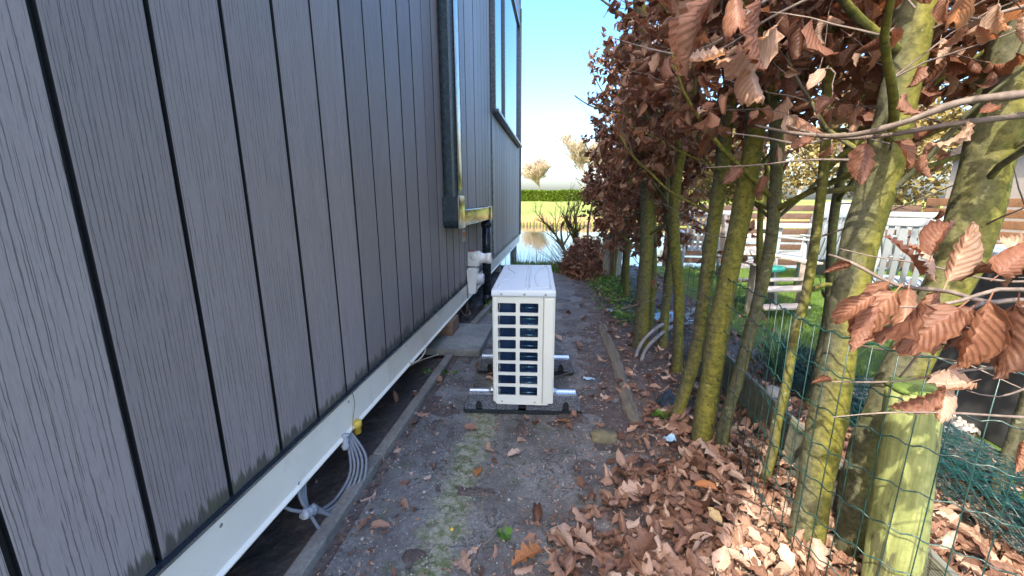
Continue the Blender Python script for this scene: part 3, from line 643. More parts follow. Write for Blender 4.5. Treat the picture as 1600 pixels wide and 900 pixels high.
# back (fan side) and other panels
mb = MB(); mb.plate([(.0, Z0), (UD, Z0), (UD, Z1-.03), (.0, Z1-.03)], [[(.36+.2*math.cos(a), .36+.2*math.sin(a)) for a in [2*math.pi*i/32 for i in range(32)]]], lambda a, b, d: (d, a, b), UW-.004, UW+.002); mb.obj('fan_panel', M['casing'], U)
mb = MB()
for r in (.04, .07, .1, .13, .16, .19): mb.tube([(UW+.006, .36+r*math.cos(2*math.pi*i/32), .36+r*math.sin(2*math.pi*i/32)) for i in range(33)], .0022, 5, caps=False)
for i in range(8): a = math.pi*i/8; mb.tube([(UW+.004, .36-.205*math.cos(a), .36-.205*math.sin(a)), (UW+.004, .36+.205*math.cos(a), .36+.205*math.sin(a))], .002, 5)
mb.obj('fan_grille', M['casing'], U)
lh = [rrect(.04+j*.155, gz0+i*st+.006, .18+j*.155, gz0+(i+1)*st-.006, .005) for i in range(8) for j in range(4)]
mb = MB(); mb.plate([(.008, Z0), (UD, Z0), (UD, Z1-.03), (.008, Z1-.03)], lh, lambda a, b, d: (d, a, b), 0.0, .006); mb.obj('back_grille', M['casing'], U)
mb = MB(); mb.box((.15, UD-.003, (Z0+Z1)/2-.015), (.29, .006, Z1-Z0-.03)); mb.obj('rear_panel', M['casing'], U)
mb = MB(); mb.box((.15, UD/2, Z0+.004), (.28, UD-.02, .012)); mb.obj('base_pan', M['casing'], U)
tc = MB().box((UW/2, UD/2, Z1-.016), (UW+.008, UD+.014, .032), bev=.008).obj('top_cover', M['topc'], U)
tl = Vector((UW/2, UD/2, Z1-.016)); zt = Z1+.0005
def ridge(pl, w_=.0065):
    q = MB(); q.tube(spline([Vector((a, b, zt)) for a, b in pl], .02), w_, 8, sx=1); 
    q.v = [(x, y, zt+(z-zt)*.5) for x, y, z in q.v]; return q.obj('ridge', M['topc'], tc)
for pl in ([(.158, .04), (.158, .72)], [(.176, .04), (.176, .72)]): ridge(pl, .0055)
for s_, c0 in ((1, 0),):
    ridge([(.03, .05), (.03, .2), (.085, .36), (.085, .45), (.035, .62), (.035, .72)])
    ridge([(.275, .06), (.225, .08), (.205, .28), (.205, .42), (.25, .66), (.28, .68), (.282, .1), (.275, .06)])
for x in (.045, .155, .255): MB().lathe([(.0055, 0), (.0055, .002), (.003, .0035)], 10, Matrix.Translation((x, -.007, Z1-.018))@Matrix.Rotation(R(90), 4, 'X')).obj('screw', M['screw'], U)
for x, z in ((.045, Z0+.004), (.21, Z0+.004), (.285, Z0+.3)): MB().lathe([(.004, 0), (.004, .0015), (.002, .0025)], 10, Matrix.Translation((x, -.001, z))@Matrix.Rotation(R(90), 4, 'X')).obj('screw', M['screw'], U)
for z in (.2, .26, .4, .56): MB().lathe([(.006, 0), (.006, .003), (.003, .005)], 10, Matrix.Translation((-.0005, .03, z))@Matrix.Rotation(R(-90), 4, 'Y')).obj('screw', M['screw'], U)
# rubber feet
def bullet(cx, w_, z0, z1):
    out = [(cx-w_, z0), (cx+w_, z0), (cx+w_*.95, lerp(z0, z1, .55)), (cx+w_*.6, lerp(z0, z1, .85)), (cx, z1), (cx-w_*.6, lerp(z0, z1, .85)), (cx-w_*.95, lerp(z0, z1, .55))]
    return out
for k, fy_ in enumerate((.022, .50)):
    x0, x1 = -.155, .447; h = .09
    prof = [(x0+.018, 0), (x1-.018, 0), (x1, .03), (x1-.012, h), (x0+.024, h), (x0, .03)]
    hol = [bullet(x0+.078, .017, .018, .07), bullet((x0+x1)/2, .021, .02, .062), bullet(x1-.078, .017, .018, .07)]
    rz = Matrix.Rotation(R(2), 3, 'Z')
    mb = MB(); mb.plate(prof, hol, lambda a, b, d: (a, d, b), 0, .016)
    mb.prism([(a, b) for a, b in prof], lambda a, b, d: (a, d, b), .016, .084)
    mb.plate(prof, hol, lambda a, b, d: (a, d, b), .084, .1)
    bk = MB(); bk.box(((x0+x1)/2, .0153, .043), (x1-x0-.08, .001, .058))  # thin dark sheet added as painted shade inside the slots
    ft = mb.obj('rubber_foot', M['rubber'], U, (0, fy_, .002), (0, 0, R(1.5)))
    mb = MB(); mb.plate([(x0+.012, .0), (x1-.012, .0), (x1+.004, .02), (x1+.004, .026), (x0-.004, .026), (x0-.004, .02)], [], lambda a, b, d: (a, d, b), -.006, .106)
    bk.obj('slot_shade', M['hole'], ft)
    mb.obj('foot_base', M['blackp'], ft, (0, 0, -.006))
    q = MB(); q.box(((x0+x1)/2, .03, h+.005), (x1-x0-.045, .012, .011)); q.box(((x0+x1)/2, .07, h+.005), (x1-x0-.045, .012, .011)); q.box(((x0+x1)/2, .05, h+.002), (x1-x0-.045, .04, .006)); q.obj('rail', M['alu'], ft)
    for bx in (-.012, .305):
        q = MB(); q.box((bx, .045, h+.02), (.035, .035, .006), bev=.001); q.lathe([(.009, 0), (.009, .008), (.005, .01), (.005, .02)], 6, Matrix.Translation((bx, .045, h+.022)), smooth=False); q.obj('clamp_bolt', M['alu'], ft)

# ================================================================== CABLES
def cablething(nm, lab, strands, r, mat, tapes=(), cat='cable'):
    loc = Vector(strands[0][0]); t = thing(nm, lab, cat, loc)
    for s_ in strands: MB().tube([p-loc for p in spline(s_, .02)], r, 8).obj('cable', mat, t)
    for a, b, rr in tapes:
        a = Vector(a)-loc; b = Vector(b)-loc
        q = MB(); q.tube([lerp(a, b, i/8) for i in range(9)], [rr*(1+.22*math.sin(i*2.3)) for i in range(9)], 10, rn=lambda i, an, p: 1+.12*math.sin(an*3+i)); q.obj('tape', M['tape'], t)
    return t
tie = Vector((-.80, 1.33, .17)); tp = atX(482, 800, -.775)
S_ = []
for i in range(5):
    f = i/4
    b1 = atX(lerp(548, 572, f), lerp(735, 715, f), -.76+.045*f); b2 = atX(lerp(528, 562, f), lerp(775, 770, f), -.765+.05*f); b3 = atX(lerp(505, 530, f), lerp(795, 808, f), -.765+.04*f)
    S_.append([tie+Vector((0, .008*i, 0)), b1, b2, b3, tp+Vector((0, .006*i, .004*i-.008))])
for i in range(4): S_.append([tp, atX(468+3*i, 775, -.8), atX(466+4*i, 745, -.82)+Vector((0, 0, .04))])
S_.append([tp, atX(500, 828, -.745), atX(518, 845, -.735)]); S_.append([tp, atX(455, 797, -.8), atX(430, 785, -.85)])
cablething('coiled_cable', 'bundle of grey cables tied with white tape hanging under the near skirting', S_, .0055, M['cable'], ((tie+Vector((0, -.01, .02)), tie+Vector((.01, -.03, -.035)), .014), (tp+Vector((0, -.025, .01)), tp+Vector((.004, .025, -.01)), .015)))
o = MB().lathe([(.014, 0), (.018, .004), (.018, .03), (.022, .032), (.022, .055), (.01, .06)], 14, Matrix.Translation((-.80, 1.41, .135))).obj('yellow_plug', M['yellow']); tag(o, 'yellow brown plug hanging behind the skirting beside the cable bundle', 'plug')
cablething('cable_loop', 'single cream cable drooping in a loop below the skirting before the slab', [[(-.83, 2.35, .25), atX(665, 545, -.8), atX(655, 562, -.79), atX(642, 567, -.79), atX(632, 560, -.86)]], .005, M['cable_white'])
cablething('cable_stub', 'thin cream cable lying on the soil near the square slab', [[atZ(640, 572, .01), atZ(660, 562, .02), atZ(688, 553, .01)]], .004, M['cable_white'])
cablething('hanging_wire', 'hair-thin brown wire hanging down over the white skirting', [[(HX+.006, 1.39, .335), (HX+.008, 1.4, .28), (HX+.008, 1.375, .22), (HX+.006, 1.37, .17)]], .0012, M['chip'])
cablething('buried_pipe', 'pair of rusty pipes looping under the house by the white vents', [[(-.9, 3.55, .1), (-.82, 3.5, .03), (-.8, 3.62, .02), (-.86, 3.75, .06)], [(-.81, 3.56, .26), (-.81, 3.56, .14), (-.83, 3.58, .03)]], .009, M['brick'], cat='pipe')
o = MB().lathe([(.001, 0), (.03, .012), (.034, .03), (.02, .045), (.001, .05)], 14, Matrix.Translation((-.84, .80, .02))).obj('pale_stone', M['pebble']); tag(o, 'pale rounded stone lying under the nearest end of the skirting', 'stone')

# ================================================================== TREES
class Leaves:
    def __init__(s): s.P = []
LEAFMESH = []
for i, t in enumerate(HANG):
    LEAFMESH.append(np_mesh('leaf', t.v, t.f, M['leaf'], t.uv, np.full(len(t.v), .37*i % 1)))
camp = Vector((0, 0, CAM_H))
def in_view(p, mx=.95, my=.6):
    d = p-camp; c = d.dot(FW)
    return c > .1 and abs(d.dot(RT)/c) < 1.35 and abs(d.dot(UP)/c) < .78
def trunk_mesh(pts, rads, flare, seed, n=18):
    P = spline(pts, .035); k = len(P); L = [0]
    for i in range(1, k): L.append(L[-1]+(P[i]-P[i-1]).length)
    tot = L[-1]; rr = []
    for l in L: rr.append(np.interp(l/tot, np.linspace(0, 1, len(rads)), rads)*(1+flare*math.exp(-l/.10)))
    sd_ = Vector((seed*3.1, seed*1.7, 0))
    knots = [(random.uniform(.1, .9)*tot, random.uniform(0, 6.28), random.uniform(.1, .28)) for _ in range(int(tot*4))]
    def rn(i, a, p):
        v = 1+.12*noise.noise(p*7+sd_)+.05*noise.noise(Vector((math.cos(a)*1.6, math.sin(a)*1.6, p.z*6))+sd_)
        if L[i] < .16: v += (.16-L[i])*1.6*max(0, math.cos(3*a+seed))
        for kl, ka, kh in knots:
            dd = ((L[i]-kl)/.03)**2
            if dd < 6:
                da = (a-ka+math.pi) % (2*math.pi)-math.pi; v += kh*math.exp(-dd-(da/.35)**2)
        return v
    return MB().tube(P, rr, n, rn=rn), P
TREECOUNT = [0]
def beech(lab, pts, w0, w1, nb, ntw, zmin, per, group='beech stems of the hedge', forks=(), flare=.45, xr=(.3, 1.45), cat='tree', lowtw=0, seed=0, zcap=2.2, leafscale=1.0, far=False, name='beech_tree'):
    rnd = random.Random(seed*7+1); loc = Vector(pts[0]); loc.z = 0
    t = thing(name, lab, cat, loc, 0, group)
    lp = [Vector(p)-loc for p in pts]; lp[0].z = -.06
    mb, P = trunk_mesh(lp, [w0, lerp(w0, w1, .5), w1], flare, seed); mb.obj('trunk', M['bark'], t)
    top = P[-1]; starts = []
    for f in forks:
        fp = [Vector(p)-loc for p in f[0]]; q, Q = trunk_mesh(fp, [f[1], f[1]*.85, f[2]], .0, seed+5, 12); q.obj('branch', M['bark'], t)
        starts += [(Q[i], (Q[min(i+1, len(Q)-1)]-Q[i-1]).normalized()) for i in range(2, len(Q), 3)]
    hi = [i for i, p in enumerate(P) if p.z > max(zmin-.35, .5)]
    twm = MB(); A = []; ids = []
    for b in range(nb):
        i = rnd.choice(hi) if hi else len(P)-1; s0 = P[i]; az = rnd.uniform(0, 6.28)
        dirx = Vector((math.cos(az)*.75, math.sin(az), rnd.uniform(.15, .9))).normalized(); L = rnd.uniform(.35, .8)
        pl = [s0]; d = dirx.copy(); stp = L/5
        for k in range(5):
            d = (d+Vector((rnd.uniform(-.25, .25), rnd.uniform(-.25, .25), rnd.uniform(-.1, .25)))).normalized(); pl.append(pl[-1]+d*stp)
        r0 = rnd.uniform(.006, .013)
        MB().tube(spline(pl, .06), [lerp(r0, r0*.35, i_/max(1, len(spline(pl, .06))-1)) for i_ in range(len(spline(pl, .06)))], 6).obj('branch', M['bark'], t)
        starts += [(p, d.copy()) for p in pl[1:]]
    # free space in the hedge volume also gets twigs of its own so the top closes
    for k in range(ntw):
        if starts and rnd.random() < .62: s0, d0 = rnd.choice(starts); s0 = s0.copy()
        else:
            s0 = Vector((rnd.uniform(xr[0]+.05, xr[1]), loc.y+rnd.uniform(-.38, .38), rnd.uniform(zmin, zcap)))-loc; d0 = Vector((rnd.uniform(-1, 1), rnd.uniform(-1, 1), .3))
        if s0.z < zmin-.1: s0.z = rnd.uniform(zmin, zmin+.5)
        d = (Vector((rnd.uniform(-1, 1), rnd.uniform(-1, 1), rnd.uniform(-.3, .7)))+d0*.4).normalized(); L = rnd.uniform(.18, .42); pl = [s0]; n = 6
        for j in range(n):
            d = (d+Vector((rnd.uniform(-.22, .22), rnd.uniform(-.22, .22), rnd.uniform(-.22, .16)))).normalized(); pl.append(pl[-1]+d*L/n)
        tipw = pl[-1]+loc
        if tipw.x < xr[0]-.15 or tipw.x > xr[1]+.2 or (tipw-camp).length < .62 or (s0+loc-camp).length < .62: continue
        twm.tube(pl, [.0024*(1-.13*j) for j in range(n+1)], 3, caps=False)
        for j in range(per):
            f = rnd.uniform(.1, 1)*n; i0 = min(int(f), n-1); p = pl[i0].lerp(pl[i0+1], f-i0); pw = p+loc
            if pw.z < zmin+rnd.uniform(-.12, .12) or pw.x < xr[0] or (pw-camp).length < .6: continue
            hd = (Vector((rnd.uniform(-1, 1), rnd.uniform(-1, 1), rnd.uniform(-1.9, .1)))+d*.6).normalized()
            sc = rnd.uniform(.6, 1.15)*leafscale*(1-.3*(rnd.random() < .2))
            A.append((pw, frame(p, hd, rnd.uniform(-3.14, 3.14), sc))); ids.append(rnd.randrange(8))
    for k in range(lowtw):   # bare low twigs reaching over the path
        zz = rnd.uniform(.55, zmin+.3); cand = [p for p in P if abs(p.z-zz) < .08]
        if not cand: continue
        s0 = rnd.choice(cand); d = Vector((rnd.uniform(-1, .35), rnd.uniform(-1, .7), rnd.uniform(-.15, .45))).normalized(); L = rnd.uniform(.2, .5); pl = [s0]
        for j in range(6):
            d = (d+Vector((rnd.uniform(-.2, .2), rnd.uniform(-.2, .2), rnd.uniform(-.15, .18)))).normalized(); pl.append(pl[-1]+d*L/6)
        if (pl[-1]+loc-camp).length < .8 or (pl[-1]+loc).x < .25: continue
        twm.tube(pl, [.0032*(1-.13*j) for j in range(7)], 4, caps=False)
        for j in range(rnd.choice((0, 1, 1, 2))):
            p = pl[rnd.randrange(3, 7)]; A.append((p+loc, frame(p, Vector((rnd.uniform(-1, 1), rnd.uniform(-1, 1), -1.2)), rnd.uniform(-3, 3), rnd.uniform(.6, 1)))); ids.append(rnd.randrange(8))
        sb = pl[3]; dd = (d+Vector((rnd.uniform(-.8, .8), rnd.uniform(-.8, .8), rnd.uniform(-.4, .6)))).normalized()
        twm.tube([sb, sb+dd*L*.2, sb+dd*L*.38+Vector((0, 0, .01))], [.002, .0015, .0008], 3, caps=False)
    if twm.v: tag(twm.obj('twigs', M['twig'], t), kind='stuff')
    if A:
        order = sorted(range(len(A)), key=lambda i: (not in_view(A[i][0]), (A[i][0]-camp).length))
        near = [i for i in order if in_view(A[i][0]) and (A[i][0]-camp).length < 3.4][:280]
        ns = set(near)
        for i in near:
            o = link('leaf', LEAFMESH[ids[i]], t); o.matrix_local = m4(A[i][1])
        rest = [i for i in range(len(A)) if i not in ns]
        if rest:
            me = bake('foliage', HANG_LO, np.array([ids[i] for i in rest]), np.array([A[i][1] for i in rest]), RNG.random(len(rest)), M['leaf'])
            tag(link('foliage', me, t), kind='stuff')
    TREECOUNT[0] += len(A)
    return t
def stem(Y, *px): return [atY(x, y, Y) for x, y in px]
def g0(x, y): p = atZ(x, y, 0); return p
def pxr(wpx, p):
    d = p-Vector((0, 0, CAM_H)); return .85*wpx/2*d.dot(FW)/FPX/math.sqrt(1+(d.dot(RT)/d.dot(FW))**2)
def spec(base, rest, ytop=None):
    global TP
    b = g0(*base); Y = b.y; pts = [b]+[atY(x, y, Y) for x, y in rest]; TP = pts[-1]
    if ytop:
        l = pts[-1]; d = (pts[-1]-pts[-2]).normalized(); pts += [l+d*.5*ytop+Vector((.03, .02, 0)), l+d*ytop+Vector((0, 0, .05))]
    return pts, Y
L_ = 'beech stem '
P_, Y_ = spec((1003, 545), [(1003, 490), (1008, 420), (1011, 350), (1010, 240), (1003, 150)], 1.0)
beech('thick straight beech stem with fluted foot, beside the weathered grey posts', P_, pxr(27, P_[1]), pxr(20, TP), 9, 95, 1.15, 9, seed=1, flare=.8, lowtw=7)
P_, Y_ = spec((1034, 548), [(1038, 500), (1044, 440), (1050, 380), (1040, 300), (1043, 230)], 1.2)
beech('slim mossy beech stem right behind the grey conduit loop', P_, pxr(17, P_[1]), pxr(14, TP), 8, 90, 1.2, 9, seed=2, flare=.6, lowtw=6)
P_, Y_ = spec((1058, 586), [(1061, 467), (1054, 373), (1056, 290), (1075, 178), (1085, 90)], 1.0)
beech('smooth straight beech stem just right of the grey conduit loop', P_, pxr(22, P_[1]), pxr(18, TP), 8, 90, 1.22, 9, seed=3, flare=.15, lowtw=7)
P_, Y_ = spec((1050, 658), [(1071, 607), (1090, 537), (1102, 447), (1112, 373), (1127, 267), (1136, 178), (1144, 100), (1140, 0)], .6)
beech('beech stem kicked sideways at its foot, left of the wire netting edge', P_, pxr(26, P_[1]), pxr(26, TP), 8, 95, 1.3, 9, seed=4, flare=.12, lowtw=6)
P_, Y_ = spec((1094, 692), [(1112, 583), (1128, 486), (1147, 389), (1165, 300), (1178, 220), (1183, 150), (1170, 100)], .8)
beech('stout yellow-green beech stem standing at the first edge of the wire netting', P_, pxr(42, P_[1]), pxr(32, TP), 8, 95, 1.3, 9, seed=5, flare=.12, lowtw=5)
P_, Y_ = spec((1122, 705), [(1138, 640), (1153, 591), (1172, 517), (1192, 440), (1205, 373), (1213, 267), (1211, 178), (1207, 147)])
fk = [([P_[-1], atY(1228, 105, Y_), atY(1255, 67, Y_), atY(1287, 9, Y_), atY(1310, -60, Y_)], pxr(20, TP), pxr(14, TP)), ([P_[-1], atY(1192, 110, Y_), atY(1185, 40, Y_), atY(1200, -90, Y_)], pxr(19, TP), pxr(12, TP))]
beech('beech stem forking in two high up, leaning against the stout yellow-green stem', P_, pxr(24, P_[1]), pxr(24, TP), 8, 90, 1.32, 9, seed=6, forks=fk, flare=.15, lowtw=5)
P_, Y_ = spec((1188, 760), [(1209, 700), (1212, 670), (1230, 594), (1240, 530), (1258, 465), (1272, 387), (1287, 267), (1291, 187), (1295, 89), (1302, 22)], .6)
fk = [([atY(1307, 95, Y_), atY(1350, 70, Y_), atY(1390, 35, Y_), atY(1430, -15, Y_)], pxr(18, TP), pxr(12, TP)), ([atY(1262, 455, Y_), atY(1290, 445, Y_), atY(1320, 448, Y_+.1), atY(1350, 440, Y_+.2)], pxr(12, TP), pxr(5, TP))]
beech('thin crooked dark beech stem with knots, between two thicker stems', P_, pxr(20, P_[1]), pxr(19, TP), 8, 85, 1.32, 9, seed=7, forks=fk, flare=.1, lowtw=4)
P_, Y_ = spec((1255, 862), [(1279, 729), (1304, 594), (1331, 442), (1346, 370), (1378, 265), (1398, 178), (1416, 89), (1433, 0)], .7)
fk = [([atY(1385, 205, Y_), atY(1345, 200, Y_+.1), atY(1300, 205, Y_+.2), atY(1262, 200, Y_+.3)], pxr(18, TP), pxr(6, TP))]
beech('thick leaning beech stem behind the wire netting left of the round cut post', P_, pxr(70, P_[1]), pxr(78, TP), 7, 80, 1.4, 8, seed=8, forks=fk, flare=.12, lowtw=4)
b = Vector((.945, 1.14, 0)); Y_ = 1.14
P_ = [b]+[atY(x, y, Y_) for x, y in [(1345, 740), (1377, 655), (1426, 552), (1455, 490), (1493, 420), (1520, 340), (1555, 200), (1590, 60), (1620, -40)]]
TP = P_[-3]
fk = [([atY(1500, 400, Y_), atY(1475, 330, Y_+.05), atY(1440, 215, Y_+.1)], .012, .006)]
t_ = beech('thickest leaning beech stem at the right, behind the round cut post', P_, pxr(72, P_[1]), pxr(118, TP), 6, 70, 1.45, 8, seed=9, forks=[], flare=.1, lowtw=3)
BIG = t_
extra = [(3.35, .80, .5), (3.85, .86, .72), (4.35, .78, .6), (4.9, .84, .45), (5.5, .78, .4), (6.1, .85, .45)]
labs = ['slim beech stem just beyond the fluted stem, hidden in brown leaves', 'beech stem in the middle of the hedge, between the fluted stem and the grey posts', 'beech stem in front of the weathered grey posts, clothed low with leaves', 'beech stem behind the weathered grey posts in dense leaves', 'far beech stem over the brushwood heap', 'farthest beech of the hedge by the water, leafy to the ground']
for i, (y, x, zm) in enumerate(extra):
    P_ = [Vector((x, y, 0)), Vector((x+.03*math.sin(i*2), y, .5)), Vector((x-.04, y+.05*math.sin(i), 1.1)), Vector((x+.02, y, 1.9)), Vector((x, y+.05, 2.7))]
    beech(labs[i], P_, .035, .022, 12, 170, zm, 10, seed=20+i, flare=.4, lowtw=4, xr=(.36, 1.5), zcap=2.4, leafscale=1.1)
for i, (y, x, zm) in enumerate([(1.35, 1.5, 1.5), (2.1, 1.35, 1.35), (2.7, 1.3, 1.3), (.75, 1.15, 1.5)]):
    P_ = [Vector((x, y, 0)), Vector((x+.02, y, .5)), Vector((x-.03, y, 1.1)), Vector((x+.05, y, 1.9)), Vector((x, y, 2.6))]
    beech(['slender stem on the garden side behind the two thick stems', 'slender stem on the garden side near the strap-leaved plant', 'slender stem on the garden side behind the sideways-kicked stem', 'slender stem outside the fence at the near right'][i], P_, .022, .014, 8, 60, zm, 8, seed=40+i, flare=.2, lowtw=3, xr=(.9, 1.9), zcap=2.2)
print('LEAVES', TREECOUNT[0])

# foreground sprays of the big stem: thick bare twigs and large curled leaves, each one real
BL = [leaf_tpl(.086, .056, 14, 8, c, f_, .0035, r, 'beech', 90+i) for i, (c, f_, r) in enumerate([(.4, .3, .5), (.9, .6, .9), (.2, .8, 1.0), (-.5, .3, .5), (1.2, .5, .6), (.3, .15, .25)])]
BLM = [np_mesh('leaf', t.v, t.f, M['leaf'], t.uv, np.full(len(t.v), .21*i % 1)) for i, t in enumerate(BL)]
bl = Vector(BIG.location)
def spray(pts, r0, leaves, r1=None):
    P = spline([Vector(p)-bl for p in pts], .02); k = len(P)
    tw = MB().tube(P, [lerp(r0, r1 or r0*.35, i/(k-1))*(1+.18*(i % 4 == 0)) for i in range(k)], 7).obj('twig', M['twig'], BIG)
    for (x, y, D, dx, dy, dz, ro, sc, vi) in leaves:
        p = atD(x, y, D)-bl; o = link('leaf', BLM[vi], tw); o.matrix_local = m4(frame(p, (dx, dy, dz), ro, sc))
def D(x, y, d): return atD(x, y, d)
# upper long branches crossing the picture on the right
spray([D(1680, 130, .72), D(1600, 147, .74), D(1500, 160, .77), D(1400, 195, .82), D(1320, 212, .9), D(1240, 208, 1.0), D(1180, 196, 1.1)], .0085, [(1352, 222, .8, .1, .1, -1, .5, 1.0, 0), (1418, 145, .8, 0, 0, -1, 1.2, .6, 1), (1512, 190, .76, -.1, 0, -1, 2.2, .72, 4), (1560, 165, .74, -.8, 0, -.5, .7, .5, 3)])
spray([D(1690, 165, .76), D(1600, 180, .78), D(1480, 195, .8), D(1380, 212, .86), D(1300, 215, .95), D(1225, 195, 1.05)], .007, [(1448, 240, .82, .3, .1, -.9, 1.5, .6, 2), (1270, 215, .9, -.6, 0, -.5, .6, .7, 3)])
spray([D(1300, 215, .95), D(1250, 225, .95), D(1195, 215, .95), D(1135, 207, .97)], .0035, [(1300, 225, .95, -.3, .1, -.8, 2.0, .5, 4)])
spray([D(1330, 250, .9), D(1260, 250, .95), D(1180, 258, 1.0), D(1100, 262, 1.05)], .003, [(1160, 262, 1.0, -.6, 0, -.7, .9, .8, 3)])
# middle cluster
C0 = D(1720, 500, .62)
spray([D(1760, 520, .72), D(1680, 495, .7), D(1600, 470, .68), D(1540, 472, .66), D(1480, 455, .66), D(1400, 445, .68), D(1330, 410, .72), D(1295, 398, .75)], .0065, [
 (1440, 430, .66, -.5, 0, .75, .3, 1.05, 5), (1390, 440, .66, -.35, .1, -.8, .6, .95, 0), (1372, 450, .68, -.8, 0, -.6, 1.9, .7, 2), (1420, 450, .64, .05, 0, -1, 1.0, 1.0, 1),
 (1470, 455, .64, .2, 0, -.9, 2.5, .85, 2), (1500, 440, .66, .4, 0, .5, .4, .8, 4), (1460, 440, .66, .2, .2, .9, 1.4, .75, 3), (1330, 415, .72, -1, .1, -.3, .8, .5, 2)])
spray([D(1620, 455, .56), D(1560, 452, .56), D(1500, 470, .56), D(1440, 480, .57), D(1385, 478, .58)], .0035, [
 (1365, 462, .56, -.75, 0, -.55, .9, .75, 1), (1480, 440, .57, .2, 0, .9, 2.6, 1.0, 2), (1430, 500, .56, .3, 0, -.9, .2, .8, 3), (1400, 455, .56, -.55, 0, -.85, .6, 1.1, 0), (1440, 470, .55, -.15, 0, -1, 2.3, 1.15, 4), (1370, 478, .57, -.4, .1, -.9, 1.4, .9, 3), (1500, 480, .54, -.7, 0, -.7, .5, 1.1, 5), (1545, 470, .54, -.1, 0, -1, 1.2, 1.2, 2), (1590, 475, .53, .2, 0, -1, .3, 1.25, 0), (1455, 400, .6, .1, .1, .9, .4, .8, 1), (1560, 430, .56, .5, 0, .6, 2, .9, 3)])
spray([D(1540, 472, .66), D(1500, 490, .64), D(1460, 520, .63), D(1430, 560, .63), D(1405, 590, .64)], .0035, [
 (1520, 480, .62, -.6, 0, -.8, .5, 1.0, 0), (1500, 500, .62, -.8, .1, -.35, 2.8, 1.0, 3), (1470, 520, .62, -.9, 0, -.4, .9, .8, 2), (1540, 500, .6, -.25, 0, -1, 1.1, 1.0, 4), (1560, 490, .62, .3, 0, -.9, .2, 1.05, 1)])
spray([D(1660, 470, .6), D(1600, 480, .6), D(1560, 495, .6), D(1530, 520, .6)], .004, [(1590, 490, .58, .1, 0, -1, .4, 1.1, 0), (1610, 470, .6, .4, 0, -.6, 1.3, 1.0, 2), (1570, 450, .62, .2, 0, .8, .9, .9, 5), (1605, 420, .64, -.3, 0, .6, 2, .8, 4)])
spray([D(1700, 560, .62), D(1600, 570, .6), D(1500, 580, .6), D(1400, 596, .62), D(1290, 596, .66)], .0028, [(1520, 596, .58, -.9, 0, -.25, .4, .85, 3), (1470, 610, .58, -.7, 0, -.6, 1.8, .75, 0), (1300, 596, .66, -1, 0, -.05, .3, .35, 2)])
spray([D(1700, 655, .58), D(1600, 652, .58), D(1480, 645, .58), D(1380, 645, .6), D(1300, 652, .62)], .0024, [(1480, 600, .58, .1, 0, -1, .9, .7, 1)])
spray([D(1690, 425, .8), D(1600, 440, .8), D(1520, 432, .8), D(1440, 412, .8), D(1370, 402, .85), D(1310, 388, .9)], .003, [(1440, 405, .8, -.2, .1, .9, .5, .5, 4)])
# top near leaves hanging into the picture
spray([D(1330, -90, .52), D(1260, -30, .5), D(1180, 10, .48), D(1130, 60, .5), D(1085, 80, .55)], .003, [
 (1112, -4, .46, -.35, .1, -.95, .5, 1.0, 2), (1150, -12, .47, .1, 0, -1, 1.4, .75, 1), (1195, -10, .45, -.15, .1, -1, .3, .95, 0), (1212, 40, .47, -.5, 0, -.8, 2.2, .9, 4), (1175, 90, .5, .1, .1, -1, .9, .8, 1), (1140, 80, .52, -.9, 0, -.5, .4, .7, 3)])
spray([D(1130, 60, .6), D(1080, 85, .62), D(1030, 80, .65), D(960, 60, .7)], .002, [(1045, 90, .66, 0, 0, -1, .4, .5, 1)])
spray([D(1700, 20, .7), D(1600, 10, .72), D(1530, 30, .76), D(1490, 20, .8)], .005, [(1480, -10, .7, -.1, 0, -1, .6, .6, 1), (1560, 5, .7, 0, 0, -1, 1.8, .7, 4), (1600, 20, .68, .1, 0, -.9, .4, .6, 3), (1510, 30, .8, -.3, 0, -.8, 2.4, .7, 0), (1470, 60, .85, .1, 0, -1, .4, .6, 2)])
spray([D(1350, -40, .8), D(1270, -5, .82), D(1200, 30, .86), D(1130, 75, .95), D(1080, 85, 1.0), D(1010, 78, 1.1)], .0035, [(1215, 20, .85, .3, 0, -.9, .5, .6, 3)])
spray([D(1620, 600, .62), D(1560, 620, .62), D(1510, 610, .62)], .002, [(1600, 690, .6, .1, 0, -1, .4, .6, 2)])

# round cut post, weathered posts
pp = Vector((.885, .93, 0)); pt = atY(1428, 606, .965)
t_ = thing('fence_post', 'round mossy timber post cut off flat, right foreground by the netting', 'post', pp)
ax = [lerp(Vector((0, 0, -.05)), pt-pp, i/10) for i in range(11)]
MB().tube(ax, [.061-.0010*i for i in range(11)], 28, rn=lambda i, a, p: 1+.012*math.sin(a*5+i*.7)+.008*math.sin(a*11), caps=True).obj('post', M['post'], t_)
mcap = mk_concrete('moss_cap', (.06, .1, .012), (.13, .2, .03), .8, 2)
MB().tube([pt-pp+Vector((0, 0, -.004)), pt-pp+Vector((0, 0, .004)), pt-pp+Vector((0, 0, .008))], [.052, .051, .043], 24, rn=lambda i, a, p: 1+.03*math.sin(a*7)).obj('moss_cap', mcap, t_)
for k, (x, y, top, lab) in enumerate([(.70, 5.62, .62, 'broken pale wooden post stump, left of the pair by the leaf heap'), (.84, 5.5, .95, 'taller weathered grey wooden post, right of the pair by the leaf heap')]):
    o = MB().box((0, 0, top/2-.05), (.09 if k == 0 else .11, .04, top+.1), Matrix.Rotation(R(-2+4*k), 3, 'Y'), bev=.004).obj('weathered_post', M['oldwood'], None, (x, y, 0), (0, 0, R(8))); tag(o, lab, 'post')
o = MB().box((0, 0, .5), (.03, .03, 1.1), Matrix.Rotation(R(1), 3, 'Y')).obj('stake', M['brick'], None, (.765, 5.52, 0)); tag(o, 'thin dark stake between the two weathered grey posts', 'stake')

